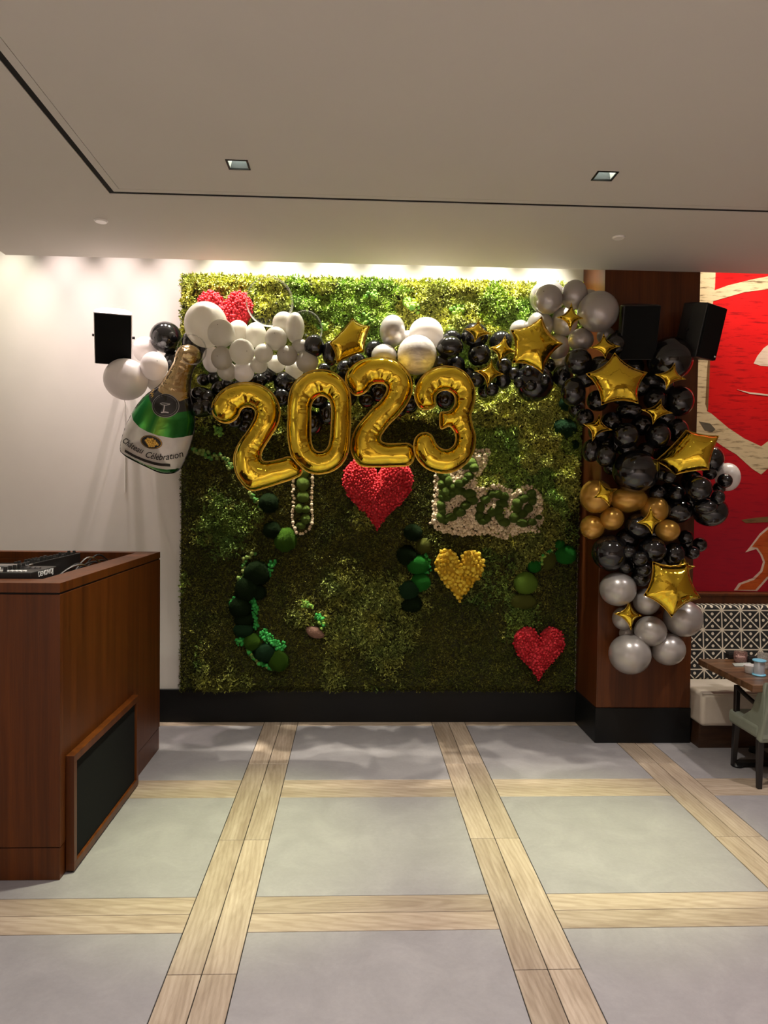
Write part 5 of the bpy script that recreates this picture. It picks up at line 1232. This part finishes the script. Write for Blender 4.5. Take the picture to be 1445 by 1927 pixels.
p = atz(1437, 1258, 0.75)
o = empty('tumbler', (p.x, p.y, 0.751), 'clear textured glass tumbler behind the ribbon spool', 'glass')
MB().lathe([(0.040, 0), (0.044, 0.004), (0.050, 0.118), (0.047, 0.118), (0.041, 0.012), (0.001, 0.011)], seg=30).build('cup', 'glass_clear', o, True)
p = atz(1393, 1246, 0.75)
o = empty('candle_glass', (p.x, p.y, 0.751), 'rose tinted glass candle holder at the far side of the table', 'candle holder')
MB().lathe([(0.040, 0), (0.050, 0.01), (0.053, 0.05), (0.050, 0.085), (0.047, 0.085), (0.047, 0.03), (0.001, 0.025)], seg=30).build('cup', 'glass_rose', o, True)
MB().lathe([(0.035, 0.026), (0.035, 0.045), (0.001, 0.047)], seg=20).build('candle', 'ceramic', o, True)
for (x, y, l) in ((1377, 1239, 'small black holder left of the rose glass on the table'), (1415, 1247, 'small black holder between the rose glass and the clear tumbler')):
    p = atz(x, y, 0.75); o = empty('condiment_holder', (p.x, p.y, 0.751), l, 'holder', 'black holders on the table')
    MB().box(-0.045, 0.045, -0.03, 0.03, 0, 0.045).build('base', 'black_plastic', o, bevel=0.006); MB().box(-0.04, 0.04, -0.025, 0.025, 0.0455, 0.052).build('lid', 'black_trim', o, bevel=0.003)
p = atz(1397, 1252, 0.75)
mb = MB(); mb.hexa([(-0.09, -0.045, 0), (0.07, -0.06, 0), (0.09, 0.045, 0), (-0.06, 0.05, 0), (-0.088, -0.043, 0.006), (0.068, -0.058, 0.010), (0.088, 0.043, 0.012), (-0.058, 0.048, 0.006)])
o = mb.build('napkin', 'napkin', None, bevel=0.002); o.location = (p.x, p.y, 0.751); tag(o, 'folded grey cloth napkin lying before the rose glass', 'napkin')

# chair
m, nt, b = new_mat('sage_leather'); v = coords(nt, (1, 1, 1), 'World'); f = noise(nt, v, 8, 4)
nt.links.new(ramp(nt, f, [(0.3, (0.185, 0.205, 0.160)), (0.7, (0.235, 0.255, 0.205))]), b.inputs['Base Color']); b.inputs['Roughness'].default_value = 0.45
plain('ebony', (0.012, 0.009, 0.008), 0.35)
ch = empty('dining_armchair', (3.20, 5.30, 0), 'sage green upholstered dining armchair with black wooden arms at the right edge', 'chair')
OCH = (3.20, 5.30, 0)
def cp(name, pts, mat, bevel=0.0): return MB().hexa(pts).build(name, mat, ch, bevel=bevel, offset=OCH)
for (x, y, tx, ty) in ((2.945, 5.07, 2.96, 5.10), (3.45, 5.07, 3.44, 5.10), (2.985, 5.50, 2.99, 5.48), (3.43, 5.50, 3.42, 5.48)):
    a, b_ = 0.016, 0.022
    cp('leg', [(x - a, y - a, 0.001), (x + a, y - a, 0.001), (x + a, y + a, 0.001), (x - a, y + a, 0.001), (tx - b_, ty - b_, 0.36), (tx + b_, ty - b_, 0.36), (tx + b_, ty + b_, 0.36), (tx - b_, ty + b_, 0.36)], 'ebony', 0.003)
o = MB().box(2.945, 3.455, 5.10, 5.53, 0.34, 0.45).build('seat', 'sage_leather', ch, offset=OCH); md = o.modifiers.new('b', 'BEVEL'); md.width = 0.03; md.segments = 4; shade(o.data)
o = cp('backrest', [(2.935, 5.06, 0.33), (3.465, 5.06, 0.33), (3.465, 5.13, 0.33), (2.935, 5.13, 0.33), (2.985, 4.985, 0.84), (3.415, 4.985, 0.84), (3.415, 5.045, 0.84), (2.985, 5.045, 0.84)], 'sage_leather'); md = o.modifiers.new('b', 'BEVEL'); md.width = 0.022; md.segments = 4; shade(o.data)
MB().box(2.995, 3.405, 4.99, 5.04, 0.842, 0.862).build('top_rail', 'ebony', ch, bevel=0.004, offset=OCH)
for s, x in ((0, 2.975), (1, 3.425)):
    # upholstered side wing sweeping down to the seat
    mb = MB(); prof = [(5.05, 0.36), (5.48, 0.36), (5.48, 0.44), (5.34, 0.45), (5.22, 0.53), (5.13, 0.70), (5.05, 0.78)]; n = len(prof)
    x0, x1 = x - 0.022, x + 0.022
    mb.v = [(x0, y, z) for y, z in prof] + [(x1, y, z) for y, z in prof]; mb.f = [tuple(range(n - 1, -1, -1)), tuple(range(n, 2 * n))] + [(i, (i + 1) % n, (i + 1) % n + n, i + n) for i in range(n)]
    mb.build('side_wing', 'sage_leather', ch, bevel=0.008, offset=OCH)
    ar = MB().tube([(x, 5.14, 0.57), (x, 5.30, 0.60), (x, 5.455, 0.635)], [0.017, 0.017, 0.019], 10).build('armrest', 'ebony', ch, True, offset=OCH)
    MB().box(x - 0.018, x + 0.018, 5.438, 5.475, 0.43, 0.648).build('arm_post', 'ebony', ch, bevel=0.004, offset=OCH)
